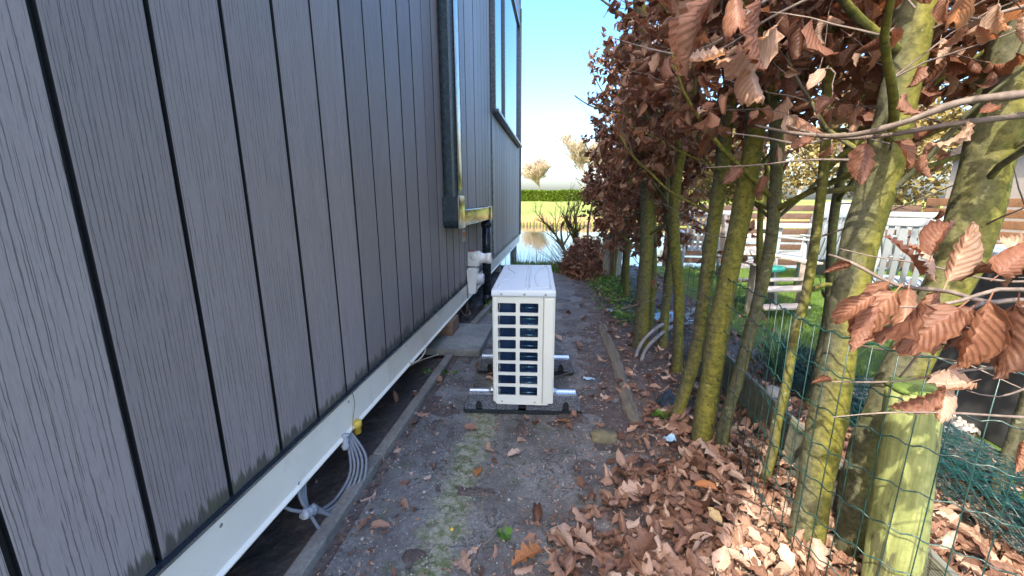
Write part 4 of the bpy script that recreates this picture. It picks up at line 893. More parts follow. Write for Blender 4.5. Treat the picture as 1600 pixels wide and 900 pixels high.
# ================================================================== WIRE FENCE
fp = spline([(.655, 2.02, 0), (.69, 1.8, 0), (.70, 1.6, 0), (.715, 1.4, 0), (.70, 1.2, 0), (.725, 1.05, 0), (.80, .90, 0), (.93, .80, 0), (1.06, .62, 0), (1.15, .4, 0)], .01)
Ls = [0]
for i in range(1, len(fp)): Ls.append(Ls[-1]+(fp[i]-fp[i-1]).length)
def fpos(s_): 
    x = np.interp(s_, Ls, [p.x for p in fp]); y = np.interp(s_, Ls, [p.y for p in fp]); return Vector((float(x), float(y), 0))
FL = Ls[-1]; F0 = fpos(0); ff = thing('wire_fence', 'dark green wire netting fence run along the feet of the beech stems', 'fence', F0)
FH = .745; nr = 8
def sag(s_): return .012*math.sin(s_*5)-.03*max(0, s_-1.1)
for k in range(nr):
    z = FH*k/(nr-1)+.01; pts = []
    m_ = int(FL/.0125)
    for i in range(m_+1):
        s_ = FL*i/m_; p = fpos(s_); tz = .0045*math.sin(s_*2*math.pi/.05+k)*(1 if i % 1 == 0 else 1); pts.append(p+Vector((.002*math.sin(s_*9+k), 0, z+sag(s_)*z/FH+tz+.01*noise.noise(Vector((s_*3, k*5, 0)))))-F0)
    MB().tube(pts, .0019 if k < nr-1 else .0024, 5).obj('horizontal_wire', M['wire'], ff)
s_ = .0; 
while s_ < FL:
    p = fpos(s_); j = .012*noise.noise(Vector((s_*7, 3, 0)))
    MB().tube([p+Vector((j*.5, j, -.02))-F0, p+Vector((j*.2, -j, .25))-F0, p+Vector((-j*.3, j*.5, .5))-F0, p+Vector((0, 0, FH+.012+sag(s_)))-F0], .0013, 5).obj('vertical_wire', M['wire'], ff); s_ += .05

# ribbed deck board standing on edge along the hedge
db = thing('deck_board', 'ribbed grey-green deck board standing on edge behind the netting', 'board', (.98, 1.55, 0), R(-1.5))
q = MB(); q.box((0, 0, .1), (.018, 2.5, .2), Matrix.Rotation(R(6), 3, 'Y')); q.obj('board', M['deck'], db)
mr = Matrix.Rotation(R(6), 3, 'Y'); q = MB()
for i in range(26): q.box(mr@Vector((-.0105, 0, -.09+.0072*i))+Vector((0, 0, .1)), (.004, 2.498, .0036), mr)
tag(q.obj('ribs', M['deck'], db), kind='stuff')

# ================================================================== ROLL OF NETTING
rl = thing('wire_netting_roll', 'roll of dark green wire netting lying on the leaves at the right', 'wire roll', (1.46, 1.75, 0), R(3))
def roll_layer(r, seed):
    rnd = random.Random(seed); q = MB(); nc = int(2*math.pi*r/.03); Lr = 1.7; na = int(Lr/.026)
    def P(i, j):
        a = 2*math.pi*(i+.5*(j % 2))/nc+.05*math.sin(j*.3+seed); rr = r*(1+.05*math.sin(i*1.7+j*.21+seed)); return Vector((rr*math.cos(a), -Lr/2+j*.026, .13+rr*math.sin(a)*.92))
    pc = {}
    for j in range(na):
        for i in range(nc):
            a = P(i, j)+Vector((rnd.uniform(-1, 1), rnd.uniform(-1, 1), rnd.uniform(-1, 1)))*.003
            for b in (P(i, j+1), P(i-1 if j % 2 == 0 else i+1, j+1)): q.tube([a, b+Vector((rnd.uniform(-1, 1), 0, rnd.uniform(-1, 1)))*.002], .0011, 3, caps=False)
    return q
for i, r in enumerate((.13, .118, .1, .08)): tag(roll_layer(r, i).obj('netting_layer', M['roll'], rl), kind='stuff')
for dx in (-.02, .025):
    MB().tube([(dx, -.85, .13), (dx*1.4, 0, .12), (dx, .85, .13)], .012, 8).obj('core_wire', M['wire'], rl)

# dark bin, lawn edging, pebbles
bn = thing('planter_box', 'tall dark grey garden box standing right of the wire roll', 'planter', (2.35, 2.05, 0), R(-3))
MB().box((0, 0, .41), (.7, .6, .82), bev=.008).obj('box', M['bin'], bn)
MB().box((0, 0, .835), (.76, .66, .03), bev=.006).obj('lid', M['white'], bn)
for zz in (.22, .5): MB().box((0, -.302, zz), (.7, .006, .012)).obj('seam', M['blackp'], bn)
o = MB().box((0, 0, .02), (.9, .06, .07), bev=.006).obj('lawn_edging', M['plankwood'], None, (1.95, 2.38, 0), (0, 0, R(4))); tag(o, 'straight pale edging between the lawn and the white pebbles', 'edging')

# ================================================================== GARDEN FURNITURE
def plastic_chair(loc, rz, lab):
    t = thing('garden_chair', lab, 'chair', loc, rz, 'white plastic garden chairs'); W_, Dp, sh = .5, .46, .42
    q = MB()
    for i in range(9): MB().box((-.2+.05*i, 0, sh), (.038, Dp, .014), bev=.003).obj('seat_slat', M['chairp'], t)
    MB().box((0, -Dp/2, sh-.01), (W_-.04, .03, .045), bev=.006).obj('seat_rail', M['chairp'], t)
    for sx in (-1, 1):
        for sy, tl_ in ((-1, .62), (1, .62)):
            MB().tube([(sx*(W_/2+.03), sy*(Dp/2+.05), 0), (sx*W_/2, sy*Dp/2, sh), (sx*(W_/2-.005), sy*(Dp/2-.02), tl_)], [.021, .024, .02], 6).obj('leg', M['chairp'], t)
        MB().box((sx*(W_/2), 0, .635), (.055, .54, .022), bev=.007).obj('armrest', M['chairp'], t)
    MB().tube([(-.22, Dp/2, sh), (-.24, Dp/2+.1, .9)], .016, 6).obj('back_post', M['chairp'], t); MB().tube([(.22, Dp/2, sh), (.24, Dp/2+.1, .9)], .016, 6).obj('back_post', M['chairp'], t)
    MB().box((0, Dp/2+.1, .9), (.5, .025, .06), bev=.008).obj('back_top', M['chairp'], t)
    for i in range(6): x = -.16+.064*i; MB().box((x, Dp/2+.05, .66), (.035, .014, .46), Matrix.Rotation(R(-12), 3, 'X'), bev=.002).obj('back_slat', M['chairp'], t)
plastic_chair((2.85, 4.95, .02), R(200), 'white plastic garden chair seen side-on, just right of the pale timber chair')
plastic_chair((2.75, 3.45, .02), R(150), 'white plastic garden chair nearest the camera, hidden behind the thick leaning stem')
plastic_chair((4.1, 5.0, .02), R(120), 'white plastic garden chair farthest right, by the slatted fence')
plastic_chair((1.95, 5.6, .02), R(170), 'white plastic garden chair at the left, glimpsed between the slim stems')
t = thing('timber_chair', 'whitewashed low slatted timber garden chair on the lawn', 'chair', (2.12, 4.0, .0), R(12))
for i, z in enumerate((.10, .26)): MB().box((0, -.12+.05*i, z), (.46, .1, .022), Matrix.Rotation(R(10), 3, 'X'), bev=.004).obj('slat', M['chairwood'], t)
for i in range(5): MB().box((0, .02+.1*i, .33-.02*i), (.5, .085, .02), bev=.004).obj('seat_slat', M['chairwood'], t)
for i in range(4): MB().box((0, .42+.06*i, .42+.13*i), (.5, .022, .09), Matrix.Rotation(R(-15), 3, 'X'), bev=.004).obj('back_slat', M['chairwood'], t)
for sx in (-1, 1):
    MB().box((sx*.26, .0, .24), (.03, .09, .48), bev=.004).obj('leg', M['chairwood'], t); MB().box((sx*.26, .45, .45), (.03, .09, .98), Matrix.Rotation(R(-14), 3, 'X'), bev=.004).obj('leg', M['chairwood'], t)
    MB().box((sx*.29, .2, .5), (.11, .6, .022), bev=.004).obj('armrest', M['chairwood'], t)
o = MB().lathe([(.001, 0), (.13, 0), (.15, .02), (.13, .045), (.001, .045)], 18, Matrix.Translation((2.2, 4.35, .365))).obj('cushion', M['teal']); tag(o, 'teal cushion lying on the whitewashed timber chair', 'cushion')
o = MB().lathe([(.28, 0), (.3, .5), (.3, .75), (.26, .92), (.16, 1.02), (.001, 1.06)], 22, Matrix.Translation((4.05, 6.4, .02))).obj('barbecue_cover', M['grey_cover']); tag(o, 'grey domed cloth cover over a barbecue before the slatted fence', 'cover')
# garden table
t = thing('garden_table', 'long white slatted garden table behind the chairs', 'table', (3.55, 5.75, .02), R(-8))
for i in range(6): MB().box((0, -.3+.12*i, .72), (1.5, .1, .025), bev=.004).obj('table_slat', M['chairp'], t)
for sx in (-.65, .65):
    for sy in (-.28, .28): MB().box((sx, sy, .355), (.06, .06, .71), bev=.005).obj('leg', M['chairp'], t)
# slatted timber fence round the garden
def slat_fence(lab, a, b, h, npan, mat, nsl=8):
    a = Vector(a); b = Vector(b); ang = math.atan2(b.y-a.y, b.x-a.x); t = thing('slat_fence', lab, 'fence', a, ang); L = (b-a).length; pw = L/npan
    me = MB().box((0, 0, 0), (pw-.02, .022, h/nsl-.03), bev=.003).mesh('slat', mat)
    for i in range(npan):
        for k in range(nsl): link('slat', me, t, (pw*(i+.5), random.uniform(-.004, .004), .06+h/nsl*(k+.5)), (0, random.uniform(-.004, .004), 0))
    for i in range(npan+1): MB().box((pw*i, .045, h/2), (.07, .06, h+.1), bev=.004).obj('post', mat, t)
slat_fence('brown slatted timber fence at the back of the lawn', (1.8, 6.75, 0), (5.3, 6.6, 0), .95, 3, M['slat2'])
slat_fence('orange stained slatted fence along the right side of the lawn', (5.3, 6.5, 0), (5.6, 1.5, 0), 1.05, 3, M['slat'])
# pale summerhouse beyond
sh = thing('summerhouse', 'cream rendered summerhouse with a low roof beyond the slatted fence', 'building', (9.5, 8.0, 0), R(-12))
MB().box((0, 0, .95), (3.4, 2.4, 1.9)).obj('wall', M['wallwhite'], sh)
MB().prism([(-1.4, 1.9), (1.4, 1.9), (0, 2.45)], lambda a, b, d: (d, a, b), -1.85, 1.85).obj('roof', M['roof'], sh)
for x in (-.9, .5):
    wo = MB().box((x, -1.215, 1.1), (.7, .03, .7)).obj('window', M['white'], sh); MB().box((x, -1.235, 1.1), (.58, .02, .58)).obj('pane', M['glass'], wo)

# ================================================================== SMALL THINGS
hs = [[g0(990, 566), atY(1000, 540, 2.75), atY(1022, 515, 2.8), atY(1050, 500, 2.9), atY(1078, 490, 3.1), atY(1084, 482, 3.4)], [g0(1000, 572), atY(1008, 548, 2.72), atY(1030, 524, 2.8), atY(1056, 508, 3.0), g0(1082, 505)]]
for h_ in hs: h_[0].z = -.03
t = thing('conduit_pipes', 'two grey conduit pipes arching out of the soil between the stems', 'pipe', hs[0][0])
for h_ in hs: MB().tube([p-hs[0][0] for p in spline(h_, .03)], .013, 10).obj('conduit', M['conduit'], t)
def sheetlet(nm, lab, cat, c, sx, sy, mat, rot=(0, 0, 0), ridged=0):
    n1, n2 = 14, 8; V = []; F = []
    for i in range(n1):
        for j in range(n2):
            u = i/(n1-1)-.5; v_ = j/(n2-1)-.5; z = .012*noise.noise(Vector((u*4, v_*4, sx*50)))+(.006*math.sin(u*ridged*6.28) if ridged else 0)
            V.append((u*sx, v_*sy, z+.012))
    for i in range(n1-1):
        for j in range(n2-1): a = i*n2+j; F.append((a, a+1, a+n2+1, a+n2))
    b = len(V); V += [(x, y, z-.0025) for x, y, z in V]; F += [tuple(b+i for i in reversed(f)) for f in F[:]]
    q = MB(); q.add(V, F, True); o = q.obj(nm, mat, None, c, rot); return tag(o, lab, cat)
sheetlet('corrugated_scrap', 'small pale blue corrugated plastic scrap by the weeds', 'scrap', g0(960, 490), .1, .26, M['bluep'], (0, 0, R(25)), 5)
sheetlet('plastic_scrap', 'sky blue plastic sheet behind the slim stems', 'scrap', g0(1050, 502)+Vector((0, 0, .02)), .34, .24, M['bluep'], (R(10), 0, R(20)))
sheetlet('plastic_scrap', 'tiny torn blue-white plastic strip right of the rear rubber foot', 'scrap', g0(920, 596)+Vector((0, 0, .01)), .07, .02, M['bluep'], (0, 0, R(-15)))
sheetlet('plastic_scrap', 'small crumpled pale blue wrapper in the litter by the stout stem', 'scrap', g0(1045, 697)+Vector((0, 0, .03)), .05, .035, M['bluep'], (R(15), 0, R(30)))
sheetlet('plastic_scrap', 'torn black plastic sheet beside the sideways-kicked stem', 'scrap', g0(1043, 634)+Vector((0, 0, .03)), .12, .08, M['blackp'], (R(20), R(-15), R(40)))
c0 = [g0(1108, 800), g0(1130, 822), g0(1146, 845), g0(1152, 866)]
for i, p in enumerate(c0): p.z = .055-.006*i
t = thing('hand_trowel', 'black and grey plastic handle strip lying curved in the fallen leaves', 'tool', c0[0]); q = MB(); q.tube([p-c0[0] for p in spline(c0, .01)], [.006+.003*math.sin(i*.5) for i in range(len(spline(c0, .01)))], 8, sx=1.6); q.obj('handle', M['blackp'], t)
q = MB(); q.tube([p-c0[0]+Vector((0, 0, .007)) for p in spline(c0, .01)], .0022, 5); q.obj('grip_line', M['cable'], t)
def rock(lab, c, s, mat, seed, name='rock', cat='rock', group=None):
    bm = bmesh.new(); bmesh.ops.create_icosphere(bm, subdivisions=3, radius=1)
    for v_ in bm.verts:
        p = v_.co.copy(); f = 1+.35*noise.noise(p*1.3+Vector((seed, 0, 0)))+.12*noise.noise(p*4+Vector((seed, 2, 0))); v_.co = Vector((p.x*s[0], p.y*s[1], p.z*s[2]))*f
        v_.co.x = round(v_.co.x/(s[0]*.45))*s[0]*.45*.25+v_.co.x*.75
    q = MB(); q.bm(bm, None, True); o = q.obj(name, mat, None, c); return tag(o, lab, cat, group)
rock('flat mossy brown rock in the soil right of the front rubber foot', g0(942, 686)+Vector((0, 0, .012)), (.062, .045, .03), M['stone'], 1)
rock('yellowish rock by the green weeds near the leaf heap', g0(944, 452)+Vector((0, 0, .02)), (.08, .06, .05), M['stone'], 5)
rock('grey white rock between the deck board and the strap-leaved plant', Vector((1.22, 2.2, .02)), (.05, .05, .045), M['pebble'], 8)
peb = [(907//1, 0)]
for i, (x, y, lab) in enumerate([(663, 770, 'white pebble on the path in line with the oval orange leaf'), (574, 802, 'bluish white pebble by the kerb'), (566, 843, 'white pebble below the rust red leaf'), (706, 828, 'yellow pebble on the mossy streak'), (795, 782, 'blue-grey pebble between two leaves on the path'), (735, 864, 'small white pebble at the bottom of the mossy streak')]):
    rock(lab, g0(x, y)+Vector((0, 0, .004)), (.006, .007, .004), M['yellow'] if i == 3 else M['pebble'], 10+i, 'pebble', 'pebble')

# ------------------------------------------------ litter
def lay(x, y, z, tilt=.5, s=1.0):
    d = Vector((random.uniform(-1, 1), random.uniform(-1, 1), random.uniform(-tilt, tilt))).normalized(); return frame((x, y, z), d, random.uniform(-tilt, tilt)*1.2+(math.pi if random.random() < .4 else 0), s)
def dens(x, y):
    """fallen-leaf cover, 0..1"""
    if x < -.72: return .012
    if y < 1.9:
        e = -.08+.55*max(0, min(1, (y-1.0)/1.0)); n = vnoise(np.array(x), np.array(y), 6, 5)*.3
        return float(np.clip((x-e+n)/.4, .025, 1))
    if x < .45: return .05+.1*max(0, x)
    if x > 1.9: return .02
    return .38
cand = []
random.seed(11)
while len(cand) < 5600:
    y = .62+7*random.random()**2.3 if random.random() < .75 else random.uniform(.7, 2.3); x = random.uniform(-.7, 1.9)
    if y > 6.8: continue
    if random.random() < dens(x, y): cand.append((x, y))
for _ in range(70): cand.append((random.uniform(-1.6, -.8), random.uniform(.8, 4)))
zz = ground_h(np.array([c[0] for c in cand]), np.array([c[1] for c in cand]))
items = []
for (x, y), z in zip(cand, zz):
    if x > -.68 and x < .45: z = max(z, 0)
    if -.5 < x < .2 and 1.84 < y < 1.98 or -.3 < x < .06 and 1.86 < y < 2.65: continue
    thick = .035*dens(x, y)*random.random(); items.append((x, y, float(z)+.006+thick, random.uniform(.5, 1.05)*(1 if y > 1.5 or random.random() < .6 else 1.15)))
LM = [np_mesh('fallen_leaf', t.v, t.f, M['litter'], t.uv, np.full(len(t.v), .29*i % 1)) for i, t in enumerate(GRD)]
def vis(it): p = Vector(it[:3]); return in_view(p)
score = sorted(range(len(items)), key=lambda i: (not vis(items[i]), (Vector(items[i][:3])-camp).length/items[i][3]))
pick = set(score[:285]); kinds = [random.choice([0, 1, 2, 3, 4, 0, 1, 2, 4, 5, 6, 7]) for _ in items]
LAB = {'b': 'curled brown beech leaf in the loose litter under the hedge', 'o': 'lobed pale brown oak leaf in the loose litter under the hedge', 'p': 'single brown leaf lying on the bare path', 'f': 'brown leaf fallen behind the wire netting', 'u': 'brown leaf on the dark soil beneath the house'}
for i in score[:285]:
    x, y, z, s = items[i]; k = kinds[i]; o = link('fallen_leaf', LM[k]); o.matrix_local = m4(lay(x, y, z, .34, s))
    key = 'u' if x < -.75 else 'p' if x < .0 else 'f' if x > .78 else 'o' if k >= 5 else 'b'
    tag(o, LAB[key], 'leaf', {'b': 'beech leaves in the litter', 'o': 'oak leaves in the litter', 'p': 'leaves scattered on the path', 'f': 'leaves behind the netting', 'u': 'leaves beneath the house'}[key])
rest = [i for i in range(len(items)) if i not in pick]
me = bake('leaf_litter', GRD[:5]+GRD_LO, np.array([(kinds[i] % 5 if items[i][1] < 2.4 else 5+kinds[i] % 4) for i in rest]), np.array([lay(*items[i][:3], .3, items[i][3]) for i in rest]), RNG.random(len(rest)), M['litter'])
tag(link('leaf_litter', me), 'brown fallen leaves lying under the hedge', 'leaves', kind='stuff')
def one_leaf(lab, px_, mat, tpl, d, roll, s, z=.012, name='fallen_leaf'):
    t = GRD[tpl]; me = np_mesh(name, t.v, t.f, mat, t.uv, np.full(len(t.v), .5)); p = g0(*px_); o = link(name, me); o.matrix_local = m4(frame((p.x, p.y, z), d, roll, s)); tag(o, lab, 'leaf')
one_leaf('oval orange leaf lying alone flat on the mossy path', (744, 748), M['orange_leaf'], 3, (0, 1, .05), 0, .85)
one_leaf('rust red curled leaf at the kerb under the cable bundle', (560, 838), M['leaf'], 0, (.3, 1, .25), .3, .95, .02)
one_leaf('pale yellow leaf on the litter beside the black handle strip', (1125, 845), M['pale_leaf'], 2, (-.5, .9, .1), .2, .75, .065)
one_leaf('large pale tan leaf curling up from the litter', (1118, 792), M['orange_leaf'], 1, (-1, .2, .3), .5, 1.05, .07)
one_leaf('broad pale lobed leaf at the bottom of the path', (800, 893), M['orange_leaf'], 5, (.7, .6, .2), .2, 1.1, .02)
one_leaf('tan leaf leaning on the front rubber foot', (868, 664), M['orange_leaf'], 0, (1, .2, .1), .3, 1.0, .02)
one_leaf('brown leaf folded beside the front rubber foot', (900, 657), M['leaf'], 2, (-.3, .8, .1), .3, .6, .02)
t = HANG[3]; me = np_mesh('caught_leaf', t.v, t.f, M['orange_leaf'], t.uv, np.full(len(t.v), .4)); o = link('caught_leaf', me); o.matrix_local = m4(frame(atY(801, 500, 1.958), (0, -.2, 1), .4, .3)); tag(o, 'tiny orange leaf caught in the second row of the heat pump grille', 'leaf')
# crumbs: wood chips, grit, leaf fragments
chip = Tpl([(-.5, -.2, 0), (.5, -.15, .1), (.4, .2, .15), (-.4, .25, .05)], [(0, 1, 2), (0, 2, 3)], [(0, 0), (1, 0), (1, 1), (0, 1)])
n = 9000; cx = []; 
while len(cx) < n:
    x = random.uniform(-.72, 1.3); y = .65+3.6*random.random()**1.7
    if random.random() < (1 if x > .0 or x < -.5 else .3): cx.append((x, y))
zz = np.maximum(ground_h(np.array([c[0] for c in cx]), np.array([c[1] for c in cx])), np.array([0 if -.66 < c[0] < .45 else -1 for c in cx]))
me = bake('leaf_crumbs', [chip], np.zeros(n, int), np.array([lay(c[0], c[1], float(z)+.004, .5, random.uniform(.004, .019)) for c, z in zip(cx, zz)]), RNG.random(n), M['litter'])
tag(link('leaf_crumbs', me), 'crumbs of broken leaf and bark scattered on the soil', 'debris', kind='stuff')
tet = Tpl([(1, 0, 0), (-.5, .8, 0), (-.5, -.8, 0), (0, 0, .8), (0, 0, -.6)], [(0, 1, 3), (1, 2, 3), (2, 0, 3), (1, 0, 4), (2, 1, 4), (0, 2, 4)], [(.5, .5)]*5)
n = 2600; A = []
for i in range(n):
    x = random.uniform(-.72, .7); y = .65+3.2*random.random()**1.7; z = max(float(ground_h(x, y)), 0 if -.66 < x < .4 else -1); A.append(lay(x, y, z+.0015, .5, random.choice([.0015, .002, .003, .0045])))
me = bake('grit', [tet], np.zeros(n, int), np.array(A), RNG.random(n), M['pebble']); tag(link('grit', me), 'pale grit scattered over the path', 'grit', kind='stuff')
A = [lay(random.uniform(1.55, 2.05), random.uniform(1.9, 2.33), .012+random.random()*.02, .5, random.uniform(.012, .028)) for i in range(900)]
me = bake('pebbles', [tet], np.zeros(900, int), np.array(A), RNG.random(900), M['pebble']); tag(link('pebbles', me), 'white pebbles between the wire roll and the lawn edging', 'pebbles', kind='stuff')
# bare twigs on the ground
for i, (a, b, lab) in enumerate([((755, 858), (778, 832), 'short dark twig beside the small green weed on the path'), ((868, 592), (906, 583), 'thin pale twig right of the heat pump'), ((985, 700), (975, 640), 'thin twig on the soil near the mossy rock'), ((915, 615), (960, 565), 'long thin twig lying by the edging board')]):
    p, q_ = g0(*a), g0(*b); p.z = q_.z = .015; m_ = lerp(p, q_, .5)+Vector((.01, 0, .006)); o = MB().tube([v_-p for v_ in spline([p, m_, q_], .02)], .0028, 5).obj('fallen_twig', M['twig'], None, p); tag(o, lab, 'twig')

# ------------------------------------------------ grass, weeds, reeds
blade = Tpl([(-.5, 0, 0), (.5, 0, 0), (.3, .12, .5), (-.3, .12, .5), (0, .4, 1)], [(0, 1, 2), (0, 2, 3), (3, 2, 4)], [(0, 0), (1, 0), (1, .5), (0, .5), (.5, 1)])
def blades(n, fx, hmin, hmax, wd, lean=1.0):
    A = []
    for i in range(n):
        x, y, z = fx(); h = random.uniform(hmin, hmax); a = random.uniform(0, 6.28); ln = random.uniform(.2, 1)*lean
        c, s_ = math.cos(a), math.sin(a); A.append([[c*wd, -s_*h*ln, 0, x], [s_*wd, c*h*ln, 0, y], [0, 0, h, z]])
    return np.array(A)
def grass(nm, lab, cat, n, fx, h0, h1, wd, mat, lean=1., kind='stuff'):
    A = blades(n, fx, h0, h1, wd, lean); me = bake(nm, [blade], np.zeros(n, int), A, RNG.random(n), mat); return tag(link(nm, me), lab, cat, kind=kind)
def lawnpt():
    while True:
        y = 1.6+5*random.random(); x = 1.5+4*random.random()
        if y > 6.6 or (x-1.5 < .25*random.random()): continue
        if x < 2.1 and y < 2.42: continue
        return x, y, .0
grass('lawn_grass', 'short green lawn grass beyond the hedge', 'grass', 42000, lawnpt, .02, .05, .005, M['grass'])
grass('bank_grass', 'green grass at the end of the path by the water', 'grass', 4200, lambda: (random.uniform(-.7, .5), random.uniform(5.9, 6.9), -.01), .03, .1, .007, M['weed'])
def reedpt(): x = random.gauss(-.15, .35); return x, random.uniform(6.75, 7.1), -.08
grass('reeds', 'thin pale reeds standing at the water edge behind the heat pump', 'reeds', 150, reedpt, .18, .5, .009, M['reed'], .9)
def weeds(lab, cx, cy, rx, ry, n, hs=.05, name='weed_patch'):
    A = []; T = Tpl([(-.35, 0, 0), (.35, 0, 0), (.6, .5, .15), (-.6, .5, .15), (0, 1, .1)], [(0, 1, 2), (0, 2, 3), (3, 2, 4)], [(0, 0)]*5)
    for i in range(n):
        x = random.gauss(cx, rx); y = random.gauss(cy, ry); z = max(0, float(ground_h(x, y)))+random.random()*hs
        A.append(frame((x, y, z), (random.uniform(-1, 1), random.uniform(-1, 1), random.uniform(-.1, .9)), random.uniform(-.6, .6), random.uniform(.012, .035)))
    me = bake(name, [T], np.zeros(n, int), np.array(A), RNG.random(n), M['weed']); return tag(link(name, me), lab, 'weeds', kind='stuff')
a = g0(960, 455); weeds('leafy green weeds beside the right edge of the path near the posts', a.x-.03, a.y, .13, .45, 1100, .06)
a = g0(978, 498); weeds('bright green seedlings beside the corrugated scrap', a.x, a.y, .09, .1, 160, .04)
weeds('green weeds around the foot of the dark lower pipe', -.62, 4.0, .05, .15, 160, .06)
a = g0(1030, 654); weeds('two green seedlings near the end of the timber edging', a.x, a.y, .02, .015, 16, .015)
a = g0(786, 835); weeds('single tiny green seedling on the path', a.x, a.y, .012, .012, 5, .008)
a = g0(690, 585); weeds('faint green moss tufts at the slab corner', a.x, a.y, .05, .03, 25, .008)
# strap-leaved plant
def strap(x, y, h, n, lab):
    t = thing('strap_leaf_plant', lab, 'plant', (x, y, 0))
    for i in range(n):
        a = random.uniform(0, 6.28); ln = random.uniform(.15, .7); hh = h*random.uniform(.7, 1.1); w_ = .008; q = MB(); V = []; F = []
        for k in range(6):
            f = k/5; r = ln*hh*f**1.8; zz_ = hh*f*(1-.25*f*ln); ww = w_*(1-f**3)+.0005; c, s_ = math.cos(a), math.sin(a); bx, by = .03*math.cos(i*2.4), .03*math.sin(i*2.4)
            V += [(bx+c*r-s_*ww, by+s_*r+c*ww, zz_), (bx+c*r, by+s_*r, zz_-.003), (bx+c*r+s_*ww, by+s_*r-c*ww, zz_)]
            if k: b_ = (k-1)*3; F += [(b_, b_+1, b_+4, b_+3), (b_+1, b_+2, b_+5, b_+4)]
        me = bpy.data.meshes.new('leaf'); me.from_pydata(V, [], F); me.materials.append(M['bulb']); at_ = me.attributes.new('tint', 'FLOAT', 'POINT'); at_.data.foreach_set('value', [random.random()]*len(V)); link('leaf', me, t)
strap(1.36, 2.42, .36, 46, 'clump of blue-green strap leaves behind the netting, left of the thick stem')
strap(1.6, 2.35, .3, 34, 'lower clump of strap leaves touching the first, nearer the thick stem')

# brushwood / leaf heap by the water
hp = thing('leaf_heap', 'low heap of brown beech brushwood at the end of the path', 'brush heap', (.48, 6.15, 0))
A = []; ids = []; tw = MB()
for i in range(1500):
    a = random.uniform(0, 6.28); r = random.random()**.5; x = .40*r*math.cos(a); y = .75*r*math.sin(a); z = .56*(1-r**2.2)*random.uniform(.15, 1)+.02
    A.append(frame((x, y, z), (random.uniform(-1, 1), random.uniform(-1, 1), random.uniform(-1, .2)), random.uniform(-3, 3), random.uniform(.8, 1.25))); ids.append(random.randrange(8))
for i in range(120):
    a = random.uniform(0, 6.28); p = Vector((.38*math.cos(a)*random.random(), .7*math.sin(a)*random.random(), .05)); d = Vector((math.cos(a)*.6, math.sin(a)*.6, random.uniform(.3, 1.2))).normalized(); tw.tube([p, p+d*.25, p+d*.5+Vector((0, 0, random.uniform(-.05, .05)))], [.005, .004, .002], 4)
tag(tw.obj('twigs', M['twig'], hp), kind='stuff'); tag(link('foliage', bake('foliage', HANG_LO, np.array(ids), np.array(A), RNG.random(len(A)), M['leaf']), hp), kind='stuff')

# bare trees with recursive branches
def bare_tree(name, lab, loc, h, r, seed, mat, depth=4, group=None, spread=.6, nb=4, twigr=.0, crown=None, trunkf=.4, sides=5):
    rnd = random.Random(seed); t = thing(name, lab, 'tree', loc, 0, group)
    tr = MB(); br = MB()
    def grow(p, d, L, r_, lv):
        pts = [p]; n_ = 4
        for i in range(n_): d = (d+Vector((rnd.uniform(-.2, .2), rnd.uniform(-.2, .2), rnd.uniform(-.05, .15)))).normalized(); pts.append(pts[-1]+d*L/n_)
        (tr if lv == 0 else br).tube(pts, [max(r_*(1-.12*i), twigr) for i in range(n_+1)], 10 if lv == 0 else max(3, sides-lv), caps=False)
        if lv < depth:
            for k in range(nb if lv else nb+2):
                i = rnd.randint(2, n_) if lv else rnd.randint(3, n_); a = rnd.uniform(0, 6.28); nd = (d+Vector((math.cos(a), math.sin(a), rnd.uniform(-.1, .4)))*spread*rnd.uniform(.7, 1.3)).normalized()
                grow(pts[i], nd, L*rnd.uniform(.55, .8), r_*rnd.uniform(.42, .6), lv+1)
    grow(Vector((0, 0, -.1)), Vector((0, 0, 1)), h*trunkf, r, 0)
    tr.obj('trunk', mat, t); br.obj('branches', mat, t); return t
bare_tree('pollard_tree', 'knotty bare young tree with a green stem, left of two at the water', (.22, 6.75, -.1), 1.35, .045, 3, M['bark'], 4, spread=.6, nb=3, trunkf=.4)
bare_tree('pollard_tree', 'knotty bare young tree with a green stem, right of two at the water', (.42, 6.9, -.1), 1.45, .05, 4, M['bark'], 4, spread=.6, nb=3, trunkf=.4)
bare_tree('sapling', 'tall thin bare sapling rising against the sky at the hedge end', (.55, 7.0, -.1), 5.2, .02, 9, M['twig'], 3, spread=.45, nb=3, trunkf=.65)
for i, (x, y, h, lab) in enumerate([(-3.6, 95, 10.5, 'pale round leafless tree on the horizon beside the house corner'), (5.0, 82, 14, 'tall golden leafless tree on the horizon at the end of the hedge'), (9.5, 90, 13, 'golden leafless tree partly behind the hedge leaves'), (22, 80, 13, 'golden leafless tree far behind the beech hedge'), (38, 70, 13, 'golden leafless tree far behind the garden chairs'), (55, 75, 15, 'golden leafless tree behind the slatted fence'), (75, 80, 15, 'golden leafless tree at the far right beyond the garden')]):
    bare_tree('bare_tree', lab, (x, y, .5), h*1.25, .28, 50+i, M['twig_far'], 5 if i < 2 else 4, 'leafless trees on the horizon', spread=.85, nb=5 if i < 2 else 4, twigr=.035, trunkf=.3, sides=4)
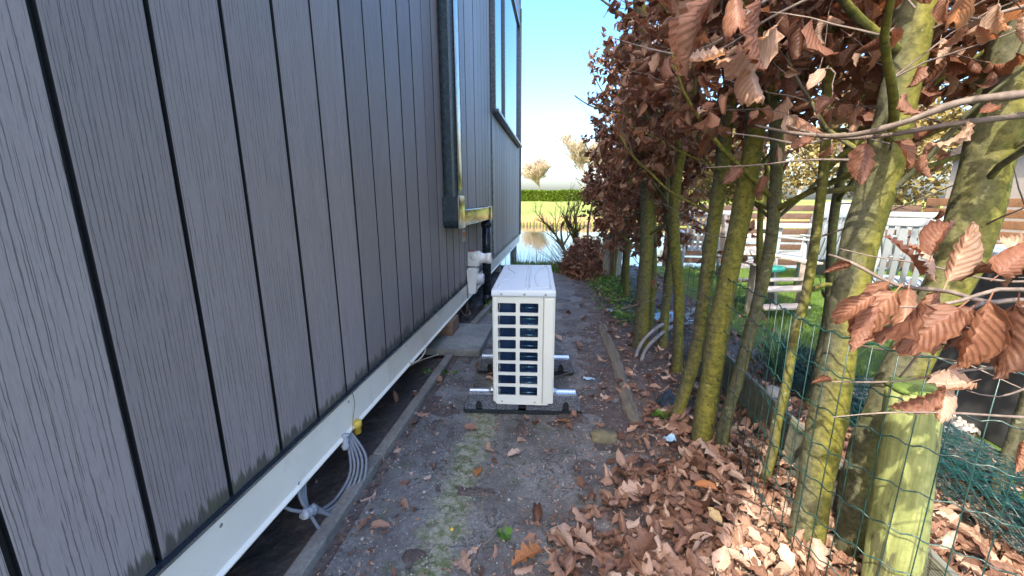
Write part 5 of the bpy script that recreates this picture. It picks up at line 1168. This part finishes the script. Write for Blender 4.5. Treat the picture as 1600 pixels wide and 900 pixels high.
# garden willow with pale yellow twigs
def leafy(name, lab, loc, rx, rz, zc, n, mat, sc, cat='tree', trunk=True, group=None):
    t = thing(name, lab, cat, loc, 0, group); A = []
    T = Tpl([(-.5, 0, 0), (.5, 0, .05), (.4, 1, .1), (-.4, 1, 0)], [(0, 1, 2), (0, 2, 3)], [(0, 0)]*4)
    blobs = [(random.gauss(0, rx*.45), random.gauss(0, rx*.45), random.gauss(zc, rz*.4), random.uniform(.25, .5)*rx) for _ in range(26)]
    for i in range(n):
        b_ = random.choice(blobs); v_ = Vector((random.gauss(0, 1), random.gauss(0, 1), random.gauss(0, 1))).normalized()*b_[3]*random.uniform(.6, 1)
        A.append(frame((b_[0]+v_.x, b_[1]+v_.y, b_[2]+v_.z), (random.uniform(-1, 1), random.uniform(-1, 1), random.uniform(-1, .6)), random.uniform(-3, 3), sc*random.uniform(.6, 1.3)))
    tag(link('crown', bake('crown', [T], np.zeros(n, int), np.array(A), RNG.random(n), mat), t), kind='stuff')
    if trunk:
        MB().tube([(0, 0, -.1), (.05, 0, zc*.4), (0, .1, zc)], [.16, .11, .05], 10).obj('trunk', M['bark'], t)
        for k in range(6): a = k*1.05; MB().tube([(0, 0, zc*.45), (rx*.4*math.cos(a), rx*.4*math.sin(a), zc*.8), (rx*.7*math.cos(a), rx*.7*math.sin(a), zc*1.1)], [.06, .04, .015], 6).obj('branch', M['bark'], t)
leafy('willow_tree', 'yellow twiggy willow beyond the slatted fence', (8.5, 12.0, 0), 1.9, 1.3, 2.3, 11000, M['willow'], .085)
leafy('willow_tree', 'second yellow willow farther left behind the hedge stems', (5.2, 14.0, 0), 1.6, 1.1, 1.9, 9000, M['willow'], .085)
leafy('willow_tree', 'third yellow willow at the far right behind the orange fence', (12.5, 8.5, 0), 2.0, 1.4, 2.2, 9000, M['willow'], .085)
# far evergreen hedge
fh = thing('evergreen_hedge', 'long clipped bright green hedge on the far side of the meadow', 'hedge', (10, 55, .75))
A = []
for i in range(36000):
    x = random.uniform(-18, 16); f = random.random(); top = 1.45+.05*math.sin(x*1.3)
    if f < .7: y, z = -.6-random.random()*.15, random.uniform(0, top)
    else: y, z = random.uniform(-.7, .6), top+random.uniform(-.1, .05)
    A.append(frame((x, y, z), (random.uniform(-1, 1), random.uniform(-1, .4), random.uniform(-.5, 1)), random.uniform(-3, 3), random.uniform(.1, .2)))
T = Tpl([(-.5, 0, 0), (.5, 0, .05), (.3, 1, .1), (-.3, 1, 0)], [(0, 1, 2), (0, 2, 3)], [(0, 0)]*4)
tag(link('foliage', bake('foliage', [T], np.zeros(len(A), int), np.array(A), RNG.random(len(A)), M['hedge']), fh), kind='stuff')
MB().box((-1, 0, .65), (34, 1.0, 1.3)).obj('inner_growth', M['hedge'], fh)
# timber piles on the far bank
for i in range(34):
    x = -1.9+.16*i+random.uniform(-.02, .02); h_ = random.uniform(.16, .3)
    o = MB().tube([(0, 0, -.4), (0, 0, h_*.7), (.01, 0, h_)], [.05, .05, .04], 7).obj('bank_pile', M['brick'], None, (x, 19.66+random.uniform(-.03, .03), WATER_Z-.02)); tag(o, 'short dark timber pile in the row at the foot of the far bank', 'pile', 'timber piles along the far bank')
print('OBJECTS', len(bpy.data.objects), 'TRIS', sum(len(o.data.polygons) for o in bpy.data.objects if o.type == 'MESH'))
